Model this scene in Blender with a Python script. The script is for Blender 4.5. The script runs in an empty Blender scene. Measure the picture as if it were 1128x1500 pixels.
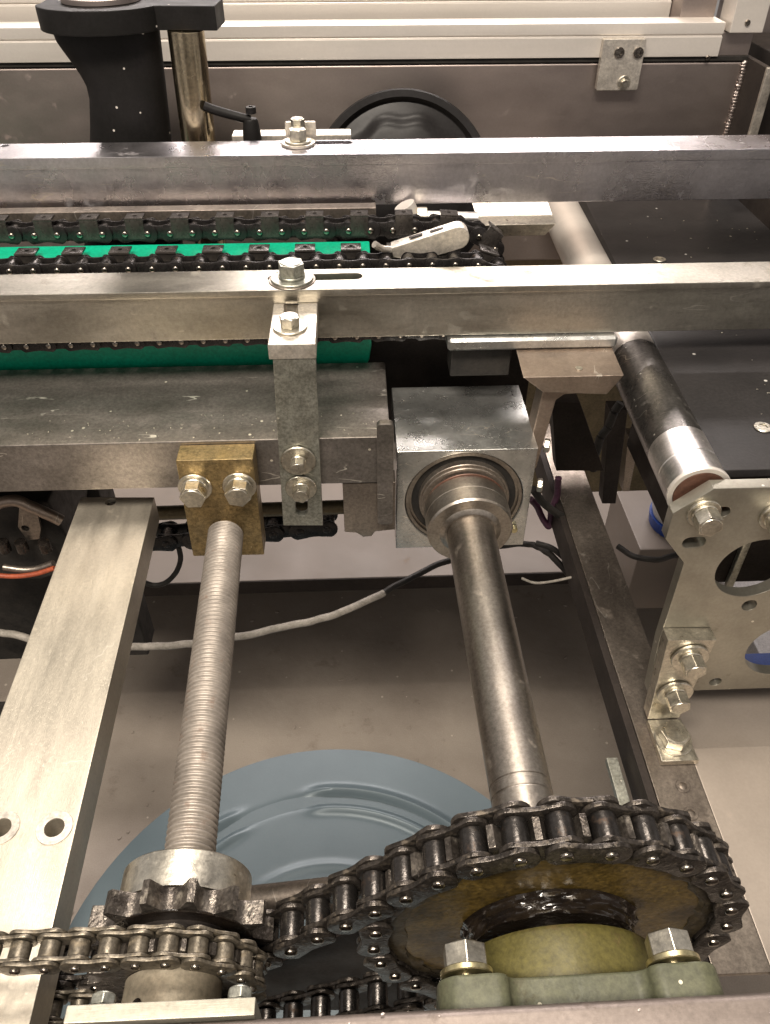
import bpy, bmesh, random
from math import *
from mathutils import Vector, Matrix, noise

random.seed(7)
S = bpy.context.scene
COL = S.collection

# ------------------------------------------------------------------ camera, world, lamps, exposure
CAM = Vector((0, 0, .40))
PITCH, YAW, FPX = radians(41), radians(2.3), 1155.0
cam = bpy.data.cameras.new('camera')
cam.sensor_fit = 'VERTICAL'; cam.sensor_height = 36; cam.lens = FPX / 1500 * 36
cam.clip_start = .02; cam.clip_end = 50
co = bpy.data.objects.new('camera', cam); COL.objects.link(co)
co.location = CAM; co.rotation_euler = (pi/2 - PITCH, 0, -YAW)
S.camera = co

W = bpy.data.worlds.new('World'); S.world = W; W.use_nodes = True
nt = W.node_tree; bg = nt.nodes['Background']
tc = nt.nodes.new('ShaderNodeTexCoord'); sp = nt.nodes.new('ShaderNodeSeparateXYZ')
cr = nt.nodes.new('ShaderNodeValToRGB'); mr = nt.nodes.new('ShaderNodeMapRange')
mr.inputs[1].default_value = -1; mr.inputs[2].default_value = 1
nt.links.new(tc.outputs['Generated'], sp.inputs[0]); nt.links.new(sp.outputs[2], mr.inputs[0])
nt.links.new(mr.outputs[0], cr.inputs[0]); nt.links.new(cr.outputs[0], bg.inputs[0])
el = cr.color_ramp.elements
el[0].position = .12; el[0].color = (.14, .11, .09, 1)
el[1].position = .95; el[1].color = (.50, .455, .42, 1)
for ps, cc in ((.36, (.36, .33, .31, 1)), (.52, (.62, .57, .54, 1)), (.66, (.95, .89, .85, 1)), (.76, (.60, .555, .52, 1))):
    e_ = el.new(ps); e_.color = cc
bg.inputs[1].default_value = .54

def area(name, loc, target, sx, sy, watts, color):
    l = bpy.data.lights.new(name, 'AREA'); l.shape = 'RECTANGLE'; l.size = sx; l.size_y = sy
    l.energy = watts; l.color = color
    o = bpy.data.objects.new(name, l); COL.objects.link(o); o.location = loc
    o.rotation_euler = (Vector(target) - Vector(loc)).to_track_quat('-Z', 'Y').to_euler()
    return o
WARM = (1, .90, .78)
area('ceiling_lamp', (-.35, -.62, 1.9), (0, .45, 0), 1.3, .30, 80, WARM)
area('ceiling_lamp', (.2, 2.5, 1.42), (0, .5, 0), 2.2, .35, 58, (1, .90, .86))
area('ceiling_lamp', (-.1, .7, 2.1), (0, .4, 0), .9, .25, 32, WARM)
S.view_settings.view_transform = 'Standard'; S.view_settings.look = 'None'
S.view_settings.exposure = .12; S.view_settings.gamma = 1

wn = nt.nodes.new('ShaderNodeTexNoise'); wn.inputs['Scale'].default_value = 2.2; wn.inputs['Detail'].default_value = 2
wr = nt.nodes.new('ShaderNodeMapRange'); wr.inputs[1].default_value = .40; wr.inputs[2].default_value = .60
wr.inputs[3].default_value = .38; wr.inputs[4].default_value = 1.5
wm = nt.nodes.new('ShaderNodeVectorMath'); wm.operation = 'SCALE'
nt.links.new(tc.outputs['Generated'], wn.inputs['Vector']); nt.links.new(wn.outputs[0], wr.inputs[0])
nt.links.new(cr.outputs[0], wm.inputs[0]); nt.links.new(wr.outputs[0], wm.inputs['Scale']); nt.links.new(wm.outputs[0], bg.inputs[0])

# ------------------------------------------------------------------ picture measurements -> points of the place
_F = Vector((sin(YAW)*cos(PITCH), cos(YAW)*cos(PITCH), -sin(PITCH)))
_R = Vector((cos(YAW), -sin(YAW), 0)); _U = _R.cross(_F)
def ray(x, y): return _F + _R*(x-564)/FPX + _U*(750-y)/FPX
def atY(x, y, Y): r = ray(x, y); return CAM + r*((Y-CAM.y)/r.y)
def atZ(x, y, Z): r = ray(x, y); return CAM + r*((Z-CAM.z)/r.z)

# ------------------------------------------------------------------ materials
def lin(c):
    return tuple(c) + (1,)
def material(name, c1, c2=None, metal=1.0, rough=(.25, .45), nscale=20, stretch=(1, 1, 1),
             grime=None, gamount=.0, gscale=60, bump=.15, bscale=400, bstretch=(1, 1, 1), spots=None, samount=0, sscale=250, scratch=0, scratch_dir=(1, 30, 1), coat=0, bdist=.0004, lines=0, lscale=9, lstretch=(1, 3.5, 3.5), spec=None, fine=.25):
    m = bpy.data.materials.new(name); m.use_nodes = True
    n = m.node_tree; L = n.links; b = n.nodes['Principled BSDF']
    tc = n.nodes.new('ShaderNodeTexCoord')
    def mapped(s):
        mp = n.nodes.new('ShaderNodeMapping'); mp.inputs['Scale'].default_value = s
        L.new(tc.outputs['Object'], mp.inputs[0]); return mp.outputs[0]
    def noise(vec, scale, detail=5, rough=.6):
        q = n.nodes.new('ShaderNodeTexNoise'); q.inputs['Scale'].default_value = scale
        q.inputs['Detail'].default_value = detail; q.inputs['Roughness'].default_value = rough
        L.new(vec, q.inputs['Vector']); return q.outputs[0]
    def ramp(f, a, b2):
        r = n.nodes.new('ShaderNodeMapRange'); r.inputs[1].default_value = a; r.inputs[2].default_value = b2
        r.clamp = True; L.new(f, r.inputs[0]); return r.outputs[0]
    def mix(f, a, b2):
        q = n.nodes.new('ShaderNodeMix'); q.data_type = 'RGBA'
        if hasattr(f, 'name') or not isinstance(f, (int, float)): L.new(f, q.inputs[0])
        else: q.inputs[0].default_value = f
        for v, i in ((a, 6), (b2, 7)):
            if isinstance(v, tuple): q.inputs[i].default_value = v
            else: L.new(v, q.inputs[i])
        return q.outputs[2]
    def mul(a, v):
        q = n.nodes.new('ShaderNodeMath'); q.operation = 'MULTIPLY'; L.new(a, q.inputs[0])
        if isinstance(v, (int, float)): q.inputs[1].default_value = v
        else: L.new(v, q.inputs[1])
        return q.outputs[0]
    base_n = noise(mapped(stretch), nscale)
    c2 = c2 or tuple(v*.75 for v in c1)
    colr = mix(ramp(base_n, .35, .65), lin(c1), lin(c2))
    rn = noise(mapped(stretch), nscale*1.7, 6)
    r = n.nodes.new('ShaderNodeMapRange'); r.inputs[1].default_value = .3; r.inputs[2].default_value = .7
    r.inputs[3].default_value = rough[0]; r.inputs[4].default_value = rough[1]; L.new(rn, r.inputs[0]); ro = r.outputs[0]
    met = None
    if grime:
        g = ramp(noise(mapped((1, 1, 1)), gscale, 8, .7), .62 - gamount*.3, .72 - gamount*.1)
        colr = mix(mul(g, min(1, .35 + gamount)), colr, lin(grime))
        q = n.nodes.new('ShaderNodeMix'); L.new(g, q.inputs[0]); L.new(ro, q.inputs[2]); q.inputs[3].default_value = min(.85, rough[1] + .3)
        ro = q.outputs[0]
    if spots:
        v = n.nodes.new('ShaderNodeTexVoronoi'); v.inputs['Scale'].default_value = sscale
        L.new(mapped((1, 1, 1)), v.inputs['Vector'])
        near = n.nodes.new('ShaderNodeMath'); near.operation = 'LESS_THAN'; L.new(v.outputs['Distance'], near.inputs[0]); near.inputs[1].default_value = .16
        pick = n.nodes.new('ShaderNodeSeparateColor'); L.new(v.outputs['Color'], pick.inputs[0])
        few = n.nodes.new('ShaderNodeMath'); few.operation = 'LESS_THAN'; L.new(pick.outputs[0], few.inputs[0]); few.inputs[1].default_value = samount
        colr = mix(mul(near.outputs[0], few.outputs[0]), colr, lin(spots))
    # fine mottling of the surface
    fm = noise(mapped((1, 1, 1)), 420, 4, .7)
    fr_ = n.nodes.new('ShaderNodeMapRange'); fr_.inputs[1].default_value = .3; fr_.inputs[2].default_value = .7
    fr_.inputs[3].default_value = 1 - fine; fr_.inputs[4].default_value = 1 + fine; L.new(fm, fr_.inputs[0])
    hs = n.nodes.new('ShaderNodeHueSaturation'); L.new(fr_.outputs[0], hs.inputs['Value']); L.new(colr, hs.inputs['Color']); colr = hs.outputs[0]
    if lines:
        ln = noise(mapped(lstretch), lscale, 3, .45)
        d = n.nodes.new('ShaderNodeMath'); d.operation = 'SUBTRACT'; L.new(ln, d.inputs[0]); d.inputs[1].default_value = .5
        ab = n.nodes.new('ShaderNodeMath'); ab.operation = 'ABSOLUTE'; L.new(d.outputs[0], ab.inputs[0])
        th = n.nodes.new('ShaderNodeMath'); th.operation = 'LESS_THAN'; L.new(ab.outputs[0], th.inputs[0]); th.inputs[1].default_value = .0032
        mk = ramp(noise(mapped((1, 1, 1)), 26, 4, .7), .52, .60)
        colr = mix(mul(mul(th.outputs[0], mk), lines), colr, lin((.82, .77, .68)))
    if spec is not None: b.inputs['Specular IOR Level'].default_value = spec
    L.new(colr, b.inputs['Base Color']); L.new(ro, b.inputs['Roughness'])
    b.inputs['Metallic'].default_value = metal
    if coat: b.inputs['Coat Weight'].default_value = coat; b.inputs['Coat Roughness'].default_value = .15
    h = mul(noise(mapped(bstretch), bscale, 3), 1.0)
    if scratch:
        s = ramp(noise(mapped(scratch_dir), 90, 2, .4), .66, .70)
        a = n.nodes.new('ShaderNodeMath'); a.operation = 'SUBTRACT'; L.new(h, a.inputs[0]); L.new(mul(s, scratch), a.inputs[1]); h = a.outputs[0]
    bp = n.nodes.new('ShaderNodeBump'); bp.inputs['Strength'].default_value = bump; bp.inputs['Distance'].default_value = bdist
    L.new(h, bp.inputs['Height']); L.new(bp.outputs[0], b.inputs['Normal'])
    return m

M = {}
M['bar'] = material('brushed stainless steel', (.68, .65, .675), (.43, .41, .43), rough=(.2, .36), nscale=6, stretch=(1.6, 1, 1), grime=(.22, .19, .16), gamount=.1, gscale=35, bump=.25, bscale=160, bstretch=(1, 14, 14), scratch=.5, lines=.55, lscale=7, fine=.12, lstretch=(1, 6, 6))
M['bar_dull'] = material('dull stainless steel', (.50, .47, .41), (.36, .34, .29), rough=(.28, .46), nscale=11, stretch=(1, 3, 3), grime=(.16, .13, .10), gamount=.16, gscale=30, bump=.25, bscale=160, bstretch=(1, 14, 14), scratch=.4, lines=.35, fine=.15, lstretch=(1, 6, 6))
M['front'] = material('stained stainless beam', (.21, .178, .16), (.15, .125, .11), metal=.8, rough=(.42, .58), nscale=14, stretch=(1, 3, 3), grime=(.12, .09, .07), gamount=.1, gscale=45, bump=.2, bscale=200, bstretch=(1, 8, 8), spots=(.7, .64, .58), samount=.05, sscale=160, fine=.15)
M['hub'] = material('matt dusty hub', (.34, .30, .23), (.26, .22, .16), metal=.4, rough=(.5, .65), nscale=60, grime=(.14, .11, .08), gamount=.12, gscale=120, bump=.3, fine=.25)
M['alu_plate'] = material('scuffed aluminium plate', (.34, .32, .265), (.26, .245, .20), metal=.6, rough=(.42, .58), nscale=30, stretch=(.6, 3, 3), grime=(.25, .2, .14), gamount=.08, gscale=60, bump=.3, bscale=200, bstretch=(1, 10, 10), lines=.3, fine=.15)
M['grime_band'] = material('caked dark grease', (.045, .034, .018), (.02, .016, .010), metal=.1, rough=(.3, .55), nscale=90, bump=.9, bscale=300, fine=.5, grime=(.10, .075, .04), gamount=.2, gscale=150)
M['panel'] = material('satin stainless sheet', (.42, .36, .33), (.33, .28, .26), rough=(.38, .52), nscale=5, stretch=(1, 2, 2), bump=.12, bscale=200, bstretch=(1, 8, 8), grime=(.2, .16, .14), gamount=.02, gscale=40, fine=.05)
M['alu'] = material('aluminium extrusion', (.66, .615, .565), (.58, .54, .49), metal=.55, rough=(.3, .45), nscale=8, stretch=(.4, 3, 3), bump=.08, bscale=300, bstretch=(1, 12, 12), fine=.03)
M['alu_cast'] = material('matt aluminium', (.68, .63, .56), (.52, .48, .42), metal=.9, rough=(.35, .55), nscale=45, grime=(.22, .18, .13), gamount=.1, gscale=90, bump=.3, bscale=500)
M['flat'] = material('worn pale aluminium bar', (.63, .575, .48), (.50, .455, .38), metal=.85, rough=(.36, .52), nscale=22, stretch=(2.5, .5, 1), grime=(.30, .25, .18), gamount=.06, gscale=45, bump=.25, bscale=200, bstretch=(12, 1, 1), scratch=.7, scratch_dir=(3, 26, 3), lines=.4, lstretch=(3, 3, 3), fine=.1)
M['zinc'] = material('zinc plated steel', (.66, .62, .53), (.50, .47, .40), rough=(.25, .45), nscale=90, grime=(.18, .14, .09), gamount=.04, gscale=160, bump=.25, bscale=600)
M['zinc_plate'] = material('galvanised plate', (.40, .40, .35), (.29, .29, .25), metal=.9, rough=(.32, .5), nscale=60, grime=(.13, .12, .09), gamount=.15, gscale=70, bump=.3, bscale=500, spots=(.75, .72, .62), samount=.05, sscale=180, fine=.4)
M['side_plate'] = material('grey machined plate', (.42, .40, .34), (.33, .31, .26), metal=.9, rough=(.3, .42), nscale=28, grime=(.16, .14, .10), gamount=.03, gscale=50, bump=.15, bscale=400, spots=(.8, .77, .68), samount=.06, sscale=160, fine=.08)
M['block'] = material('plated steel block', (.58, .58, .56), (.36, .365, .35), rough=(.22, .36), nscale=30, grime=None, gamount=-.3, gscale=60, bump=.3, bscale=120, bstretch=(1, 2, 2), scratch=.8, scratch_dir=(4, 22, 10), lines=.9, lscale=14, lstretch=(1.5, 3, 3), fine=.12, metal=.9)
M['darkbeam'] = material('dark polished steel', (.25, .225, .205), (.15, .135, .12), rough=(.32, .46), nscale=14, stretch=(1, 2, 2), grime=(.20, .175, .14), gamount=-.05, gscale=34, bump=.2, bscale=180, bstretch=(1, 6, 6), scratch=.6, scratch_dir=(3, 30, 14), spots=(.8, .74, .62), samount=.05, sscale=140, lines=.9, lscale=5, fine=.3, metal=.8, lstretch=(1, 8, 8))
M['brass'] = material('yellow passivated bracket', (.34, .25, .12), (.24, .185, .10), metal=.9, rough=(.3, .48), nscale=60, grime=(.09, .06, .03), gamount=.2, gscale=90, bump=.3, bscale=500, spots=(.6, .5, .3), samount=.1, sscale=260, fine=.45)
M['shaft'] = material('turned steel shaft', (.44, .40, .35), (.27, .24, .21), rough=(.30, .42), nscale=30, stretch=(1, .4, 1), grime=(.12, .09, .06), gamount=.08, gscale=55, bump=.15, bscale=300, bstretch=(1, 6, 1))
M['rod'] = material('threaded steel rod', (.32, .285, .25), (.22, .195, .17), metal=.65, rough=(.45, .6), nscale=60, grime=(.20, .11, .07), gamount=.14, gscale=80, bump=.3, bscale=600, fine=.12)
M['chrome'] = material('chromed roller', (.74, .71, .68), (.55, .52, .50), rough=(.3, .42), nscale=24, grime=(.13, .115, .10), gamount=.02, gscale=40, bump=.2, bscale=200, bstretch=(1, 1, 1), spots=(.8, .76, .7), samount=.06, sscale=200, fine=.2)
M['tube'] = material('dark worn roller sleeve', (.16, .15, .14), (.09, .085, .08), metal=.9, rough=(.22, .4), nscale=30, grime=(.3, .28, .25), gamount=.08, gscale=60, bump=.2, bscale=200, spots=(.7, .68, .62), samount=.12, sscale=240, fine=.35, lines=.3)
M['chain'] = material('oily black chain steel', (.060, .050, .043), (.028, .023, .020), metal=.75, rough=(.18, .38), nscale=120, grime=(.13, .085, .05), gamount=.2, gscale=160, bump=.6, bscale=350, fine=.5)
M['chain_side'] = material('greasy chain plate', (.070, .060, .052), (.028, .024, .021), metal=.7, rough=(.22, .42), nscale=140, grime=(.20, .165, .125), gamount=.24, gscale=170, bump=.8, bscale=300, fine=.5, bdist=.0008)
M['roller'] = material('worn chain roller', (.085, .078, .073), (.04, .036, .034), metal=.9, rough=(.2, .36), nscale=90, grime=(.10, .06, .035), gamount=.2, gscale=190, bump=.4, bscale=400)
M['pin'] = material('polished pin end', (.34, .31, .27), (.16, .14, .12), rough=(.15, .3), nscale=200, bump=.3, bscale=600)
M['chain_dusty'] = material('dusty chain steel', (.17, .148, .115), (.08, .068, .052), metal=.7, rough=(.3, .5), nscale=140, grime=(.28, .23, .16), gamount=.3, gscale=150, bump=.7, bscale=350, fine=.5)
M['pin_black'] = material('black chain plate', (.03, .027, .026), (.018, .016, .016), metal=.55, rough=(.2, .4), nscale=120, bump=.4, bscale=400, grime=(.11, .09, .07), gamount=.12, gscale=220)
M['tab'] = material('black oxide tab', (.075, .066, .06), (.045, .04, .036), metal=.6, rough=(.22, .38), nscale=120, bump=.3, bscale=400)
M['teeth'] = material('greasy sprocket steel', (.17, .15, .13), (.05, .042, .036), metal=.8, rough=(.22, .42), nscale=70, grime=(.40, .36, .29), gamount=.2, gscale=120, bump=.9, bscale=260, fine=.5, bdist=.0009)
M['wheel'] = material('oil stained sprocket face', (.15, .100, .026), (.035, .024, .010), metal=.45, rough=(.25, .5), nscale=34, grime=(.20, .145, .05), gamount=.18, gscale=110, bump=.7, bscale=240, coat=.3, fine=.6)
M['grease'] = material('black grease', (.014, .010, .007), (.008, .006, .005), metal=.1, rough=(.1, .25), nscale=100, bump=1, bscale=120, coat=.6, bdist=.001)
M['green_paint'] = material('grey green painted casting', (.078, .079, .046), (.055, .058, .034), metal=.1, rough=(.4, .6), nscale=40, grime=(.05, .035, .02), gamount=.14, gscale=60, bump=.4, bscale=260, spots=(.5, .47, .36), samount=.14, sscale=200, fine=.3)
M['olive'] = material('olive painted casting', (.095, .082, .022), (.072, .062, .018), metal=.1, rough=(.4, .58), nscale=35, grime=(.10, .05, .015), gamount=.14, gscale=70, bump=.4, bscale=260, fine=.3)
M['plastic'] = material('green guide plastic', (.0, .30, .17), (.0, .235, .13), metal=0, rough=(.3, .45), nscale=16, stretch=(1, 3, 3), bump=.2, bscale=150, grime=(.01, .05, .03), gamount=.02, gscale=30)
M['black'] = material('black plastic', (.007, .0065, .006), (.010, .009, .009), metal=0, rough=(.45, .6), nscale=30, bump=.2, bscale=400, spots=(.45, .42, .38), samount=.06, sscale=170, spec=.14)
M['black_gloss'] = material('glossy black plastic', (.010, .009, .009), (.013, .012, .012), metal=0, rough=(.3, .42), nscale=20, bump=.05, bscale=300, spec=.14)
M['belt'] = material('black conveyor belt', (.024, .022, .022), (.015, .014, .014), metal=0, rough=(.32, .5), nscale=12, bump=.2, bscale=500, spots=(.35, .34, .32), samount=.045, sscale=130, spec=.22)
M['drum'] = material('blue grey painted drum', (.110, .145, .163), (.095, .128, .145), metal=.15, rough=(.36, .46), nscale=9, bump=.12, bscale=160, grime=(.12, .13, .13), gamount=-.02, gscale=30, fine=.03)
M['floor'] = material('worn brown concrete', (.36, .31, .26), (.27, .228, .19), metal=0, rough=(.55, .8), nscale=5, bump=.3, bscale=60, grime=(.12, .09, .07), gamount=.10, gscale=14, bdist=.002, fine=.1, spots=(.55, .48, .4), samount=.04, sscale=60)
M['base'] = material('beige enamelled sheet', (.215, .178, .15), (.18, .15, .125), metal=0, rough=(.45, .6), nscale=6, bump=.1, bscale=80, grime=(.33, .25, .19), gamount=-.02, gscale=20, fine=.03)
M['tray'] = material('satin steel tray', (.38, .33, .285), (.325, .28, .24), metal=.6, rough=(.42, .55), nscale=8, bump=.12, bscale=220, grime=(.33, .26, .21), gamount=.0, gscale=30, fine=.05)
M['rail'] = material('dull steel rail', (.30, .26, .22), (.20, .17, .145), metal=.85, rough=(.28, .45), nscale=16, stretch=(2, .7, 1), grime=(.09, .075, .06), gamount=.12, gscale=40, bump=.15, bscale=220, lines=.4, lstretch=(3,1,1), fine=.3)
M['rust'] = material('rust tinged steel', (.37, .30, .245), (.28, .225, .185), metal=.85, rough=(.3, .48), nscale=30, grime=(.26, .13, .07), gamount=.12, gscale=35, bump=.35, bscale=300, bstretch=(8, 1, 1), lines=.5, lstretch=(6, 1, 1), lscale=12, fine=.15)
M['copper'] = material('reddish seal', (.14, .065, .045), (.09, .045, .03), metal=.4, rough=(.35, .5), nscale=60, bump=.3)
M['rubber'] = material('black rubber', (.016, .015, .014), (.028, .025, .022), metal=0, rough=(.4, .6), nscale=60, bump=.3, spec=.2)
M['dark'] = material('dark painted steel', (.035, .028, .024), (.022, .018, .016), metal=.2, rough=(.5, .7), nscale=20, bump=.2, spec=.2)
M['cable_grey'] = material('dusty grey cable', (.33, .30, .26), (.22, .2, .17), metal=0, rough=(.5, .7), nscale=90, bump=.3)
M['cable_red'] = material('orange cable', (.34, .07, .025), (.25, .05, .02), metal=0, rough=(.45, .6), nscale=60)
M['cable_purple'] = material('dark purple cable', (.08, .03, .06), (.06, .02, .04), metal=0, rough=(.4, .6), nscale=60)
M['blue'] = material('blue plastic', (.01, .05, .28), (.01, .04, .2), metal=0, rough=(.4, .5), nscale=30)
M['bin'] = material('pale grey plastic', (.42, .40, .39), (.38, .36, .35), metal=0, rough=(.4, .55), nscale=20)
M['nickel'] = material('brassy chrome rod', (.62, .52, .36), (.50, .42, .29), rough=(.14, .26), nscale=30, bump=.05, grime=(.12, .09, .05), gamount=.03, gscale=90)
M['yellow'] = material('yellow passivated washer', (.66, .59, .36), (.55, .48, .27), rough=(.3, .4), nscale=90)
M['weld'] = material('weld metal', (.42, .36, .33), (.3, .26, .24), rough=(.45, .6), nscale=90, bump=.5)
M['olive_metal'] = material('dull olive tube', (.16, .13, .08), (.11, .09, .055), metal=.6, rough=(.35, .5), nscale=40)

# ------------------------------------------------------------------ object helpers
def thing(name, loc, label, cat, group=None):
    o = bpy.data.objects.new(name, None); COL.objects.link(o)
    o.empty_display_size = .01; o.location = loc; o['label'] = label; o['category'] = cat
    if group: o['group'] = group
    return o
def tag(o, label, cat, group=None):
    o['label'] = label; o['category'] = cat
    if group: o['group'] = group
    return o
def root_loc(o):
    L = Vector((0, 0, 0))
    while o: L += o.location; o = o.parent
    return L
def obj(name, bm, mat, parent=None, smooth=35, kind=None):
    """world-coordinate bmesh -> one mesh object under parent"""
    if isinstance(bm, bpy.types.Mesh):
        me = bm
    else:
        bmesh.ops.recalc_face_normals(bm, faces=bm.faces[:])
        if smooth:
            a = radians(smooth)
            for f in bm.faces: f.smooth = True
            for e in bm.edges:
                if len(e.link_faces) == 2 and e.calc_face_angle(0) > a: e.smooth = False
        me = bpy.data.meshes.new(name); bm.to_mesh(me); bm.free()
    me.materials.clear(); me.materials.append(M[mat] if isinstance(mat, str) else mat)
    o = bpy.data.objects.new(name, me); COL.objects.link(o)
    if smooth and len(me.vertices) < 6000:
        wn_ = o.modifiers.new('normals', 'WEIGHTED_NORMAL'); wn_.keep_sharp = True; wn_.weight = 100
    if parent:
        o.parent = parent; o.matrix_parent_inverse = Matrix.Translation(-root_loc(parent)) if parent.type == 'EMPTY' else Matrix.Identity(4)
    if kind: o['kind'] = kind
    return o
def B(): return bmesh.new()
def bevel_sharp(bm, w, seg=2, ang=30, geom=None):
    if w <= 0: return
    bmesh.ops.remove_doubles(bm, verts=bm.verts[:], dist=1e-7)
    ed = [e for e in bm.edges if len(e.link_faces) == 2 and e.calc_face_angle(0) > radians(ang)]
    if ed: bmesh.ops.bevel(bm, geom=ed, offset=w, segments=seg, affect='EDGES', profile=.5, clamp_overlap=True)
def join(dst, src):
    me = bpy.data.meshes.new('t'); src.to_mesh(me); src.free(); dst.from_mesh(me); bpy.data.meshes.remove(me); return dst
def box(x0, x1, y0, y1, z0, z1, bev=.0006, seg=2):
    bm = B(); vs = [bm.verts.new((x, y, z)) for x in (x0, x1) for y in (y0, y1) for z in (z0, z1)]
    for f in ((0,1,3,2), (4,6,7,5), (0,4,5,1), (2,3,7,6), (0,2,6,4), (1,5,7,3)): bm.faces.new([vs[i] for i in f])
    bmesh.ops.recalc_face_normals(bm, faces=bm.faces[:]); bevel_sharp(bm, bev, seg); return bm
def hexa(pts, bev=.0006):
    """8 corner points: bottom ring (4) then top ring (4)"""
    bm = B(); v = [bm.verts.new(p) for p in pts]
    for f in ((0,1,2,3), (7,6,5,4), (0,4,5,1), (1,5,6,2), (2,6,7,3), (3,7,4,0)): bm.faces.new([v[i] for i in f])
    bmesh.ops.recalc_face_normals(bm, faces=bm.faces[:]); bevel_sharp(bm, bev); return bm
def prism(poly, o, u, v, n, t, bev=.0006):
    """polygon in (u,v) from origin o, extruded t along n"""
    bm = B(); o, u, v, n = map(Vector, (o, u, v, n))
    a = [bm.verts.new(o + u*p[0] + v*p[1]) for p in poly]; b = [bm.verts.new(o + u*p[0] + v*p[1] + n*t) for p in poly]
    bm.faces.new(a); bm.faces.new(b[::-1]); k = len(poly)
    for i in range(k): bm.faces.new((a[i], b[i], b[(i+1) % k], a[(i+1) % k]))
    bmesh.ops.recalc_face_normals(bm, faces=bm.faces[:]); bevel_sharp(bm, bev); return bm
def basis(axis):
    a = Vector(axis).normalized(); h = Vector((0, 0, 1)) if abs(a.z) < .9 else Vector((0, 1, 0))
    u = a.cross(h).normalized(); return a, u, u.cross(a)
def lathe(p, axis, prof, seg=48, caps=True):
    """prof: (distance along axis, radius)"""
    bm = B(); p = Vector(p); a, u, v = basis(axis); rings = []
    for t, r in prof:
        rings.append([bm.verts.new(p + a*t + (u*cos(2*pi*i/seg) + v*sin(2*pi*i/seg))*r) for i in range(seg)])
    for q in range(len(rings)-1):
        for i in range(seg):
            bm.faces.new((rings[q][i], rings[q+1][i], rings[q+1][(i+1) % seg], rings[q][(i+1) % seg]))
    if caps: bm.faces.new(rings[0][::-1]); bm.faces.new(rings[-1])
    return bm
def cyl(p0, p1, r, bev=.0005, seg=40, r1=None):
    p0, p1 = Vector(p0), Vector(p1); L = (p1-p0).length; r1 = r if r1 is None else r1
    bev = min(bev, L*.3)
    return lathe(p0, p1-p0, [(0, r-bev), (bev*.3, r-bev*.3), (bev, r), (L-bev, r1), (L-bev*.3, r1-bev*.3), (L, r1-bev)], seg)
def ring(p, axis, r0, r1, t, seg=48, bev=.0004):
    bm = B(); p = Vector(p); a, u, v = basis(axis); rings = []
    for d, r in ((0, r0), (0, r1-bev), (bev, r1), (t-bev, r1), (t, r1-bev), (t, r0)):
        rings.append([bm.verts.new(p + a*d + (u*cos(2*pi*i/seg) + v*sin(2*pi*i/seg))*r) for i in range(seg)])
    for q in range(6):
        for i in range(seg): bm.faces.new((rings[q][i], rings[(q+1) % 6][i], rings[(q+1) % 6][(i+1) % seg], rings[q][(i+1) % seg]))
    return bm
def plate(outer, holes, o, u, v, t, bev=.0005, res=12):
    """outline with holes in the (u,v) plane at o; thickness t along u x v. Holes: lists of points"""
    cu = bpy.data.curves.new('c', 'CURVE'); cu.dimensions = '2D'; cu.fill_mode = 'BOTH'
    for pts in [outer] + holes:
        s = cu.splines.new('POLY'); s.points.add(len(pts)-1)
        for i, p in enumerate(pts): s.points[i].co = (p[0]*100, p[1]*100, 0, 1)
        s.use_cyclic_u = True
    cu.extrude = t*50 - bev*100; cu.bevel_depth = bev*100; cu.bevel_resolution = 1; cu.offset = -bev*100
    ob = bpy.data.objects.new('c', cu); me = bpy.data.meshes.new_from_object(ob)
    bm = B(); bm.from_mesh(me); bpy.data.objects.remove(ob); bpy.data.curves.remove(cu); bpy.data.meshes.remove(me)
    bmesh.ops.remove_doubles(bm, verts=bm.verts[:], dist=1e-4)
    o, u, v = map(Vector, (o, u, v)); n = u.cross(v)
    for w in bm.verts: c = w.co/100; w.co = o + u*c.x + v*c.y + n*(c.z + t/2)
    return bm
def circ(x, y, r, k=28, sx=1): return [(x + r*cos(2*pi*i/k)*sx, y + r*sin(2*pi*i/k)) for i in range(k)]
def slot(x0, y0, x1, y1, r, k=8):
    a = atan2(y1-y0, x1-x0); out = []
    for i in range(k+1): t = a + pi/2 + pi*i/k; out.append((x0 + r*cos(t), y0 + r*sin(t)))
    for i in range(k+1): t = a - pi/2 + pi*i/k; out.append((x1 + r*cos(t), y1 + r*sin(t)))
    return out
def rrect(x0, y0, x1, y1, r, k=4):
    out = []
    for cx, cy, a0 in ((x1-r, y1-r, 0), (x0+r, y1-r, pi/2), (x0+r, y0+r, pi), (x1-r, y0+r, 1.5*pi)):
        for i in range(k+1): t = a0 + pi/2*i/k; out.append((cx + r*cos(t), cy + r*sin(t)))
    return out
def smooth_path(pts, n=10):
    P = [Vector(p) for p in pts]; P = [P[0]*2-P[1]] + P + [P[-1]*2-P[-2]]; out = []
    for i in range(1, len(P)-2):
        a, b, c, d = P[i-1:i+3]
        for k in range(n):
            t = k/n; out.append(.5*((2*b) + (c-a)*t + (2*a-5*b+4*c-d)*t*t + (3*b-a-3*c+d)*t**3))
    out.append(P[-2]); return out
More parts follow.
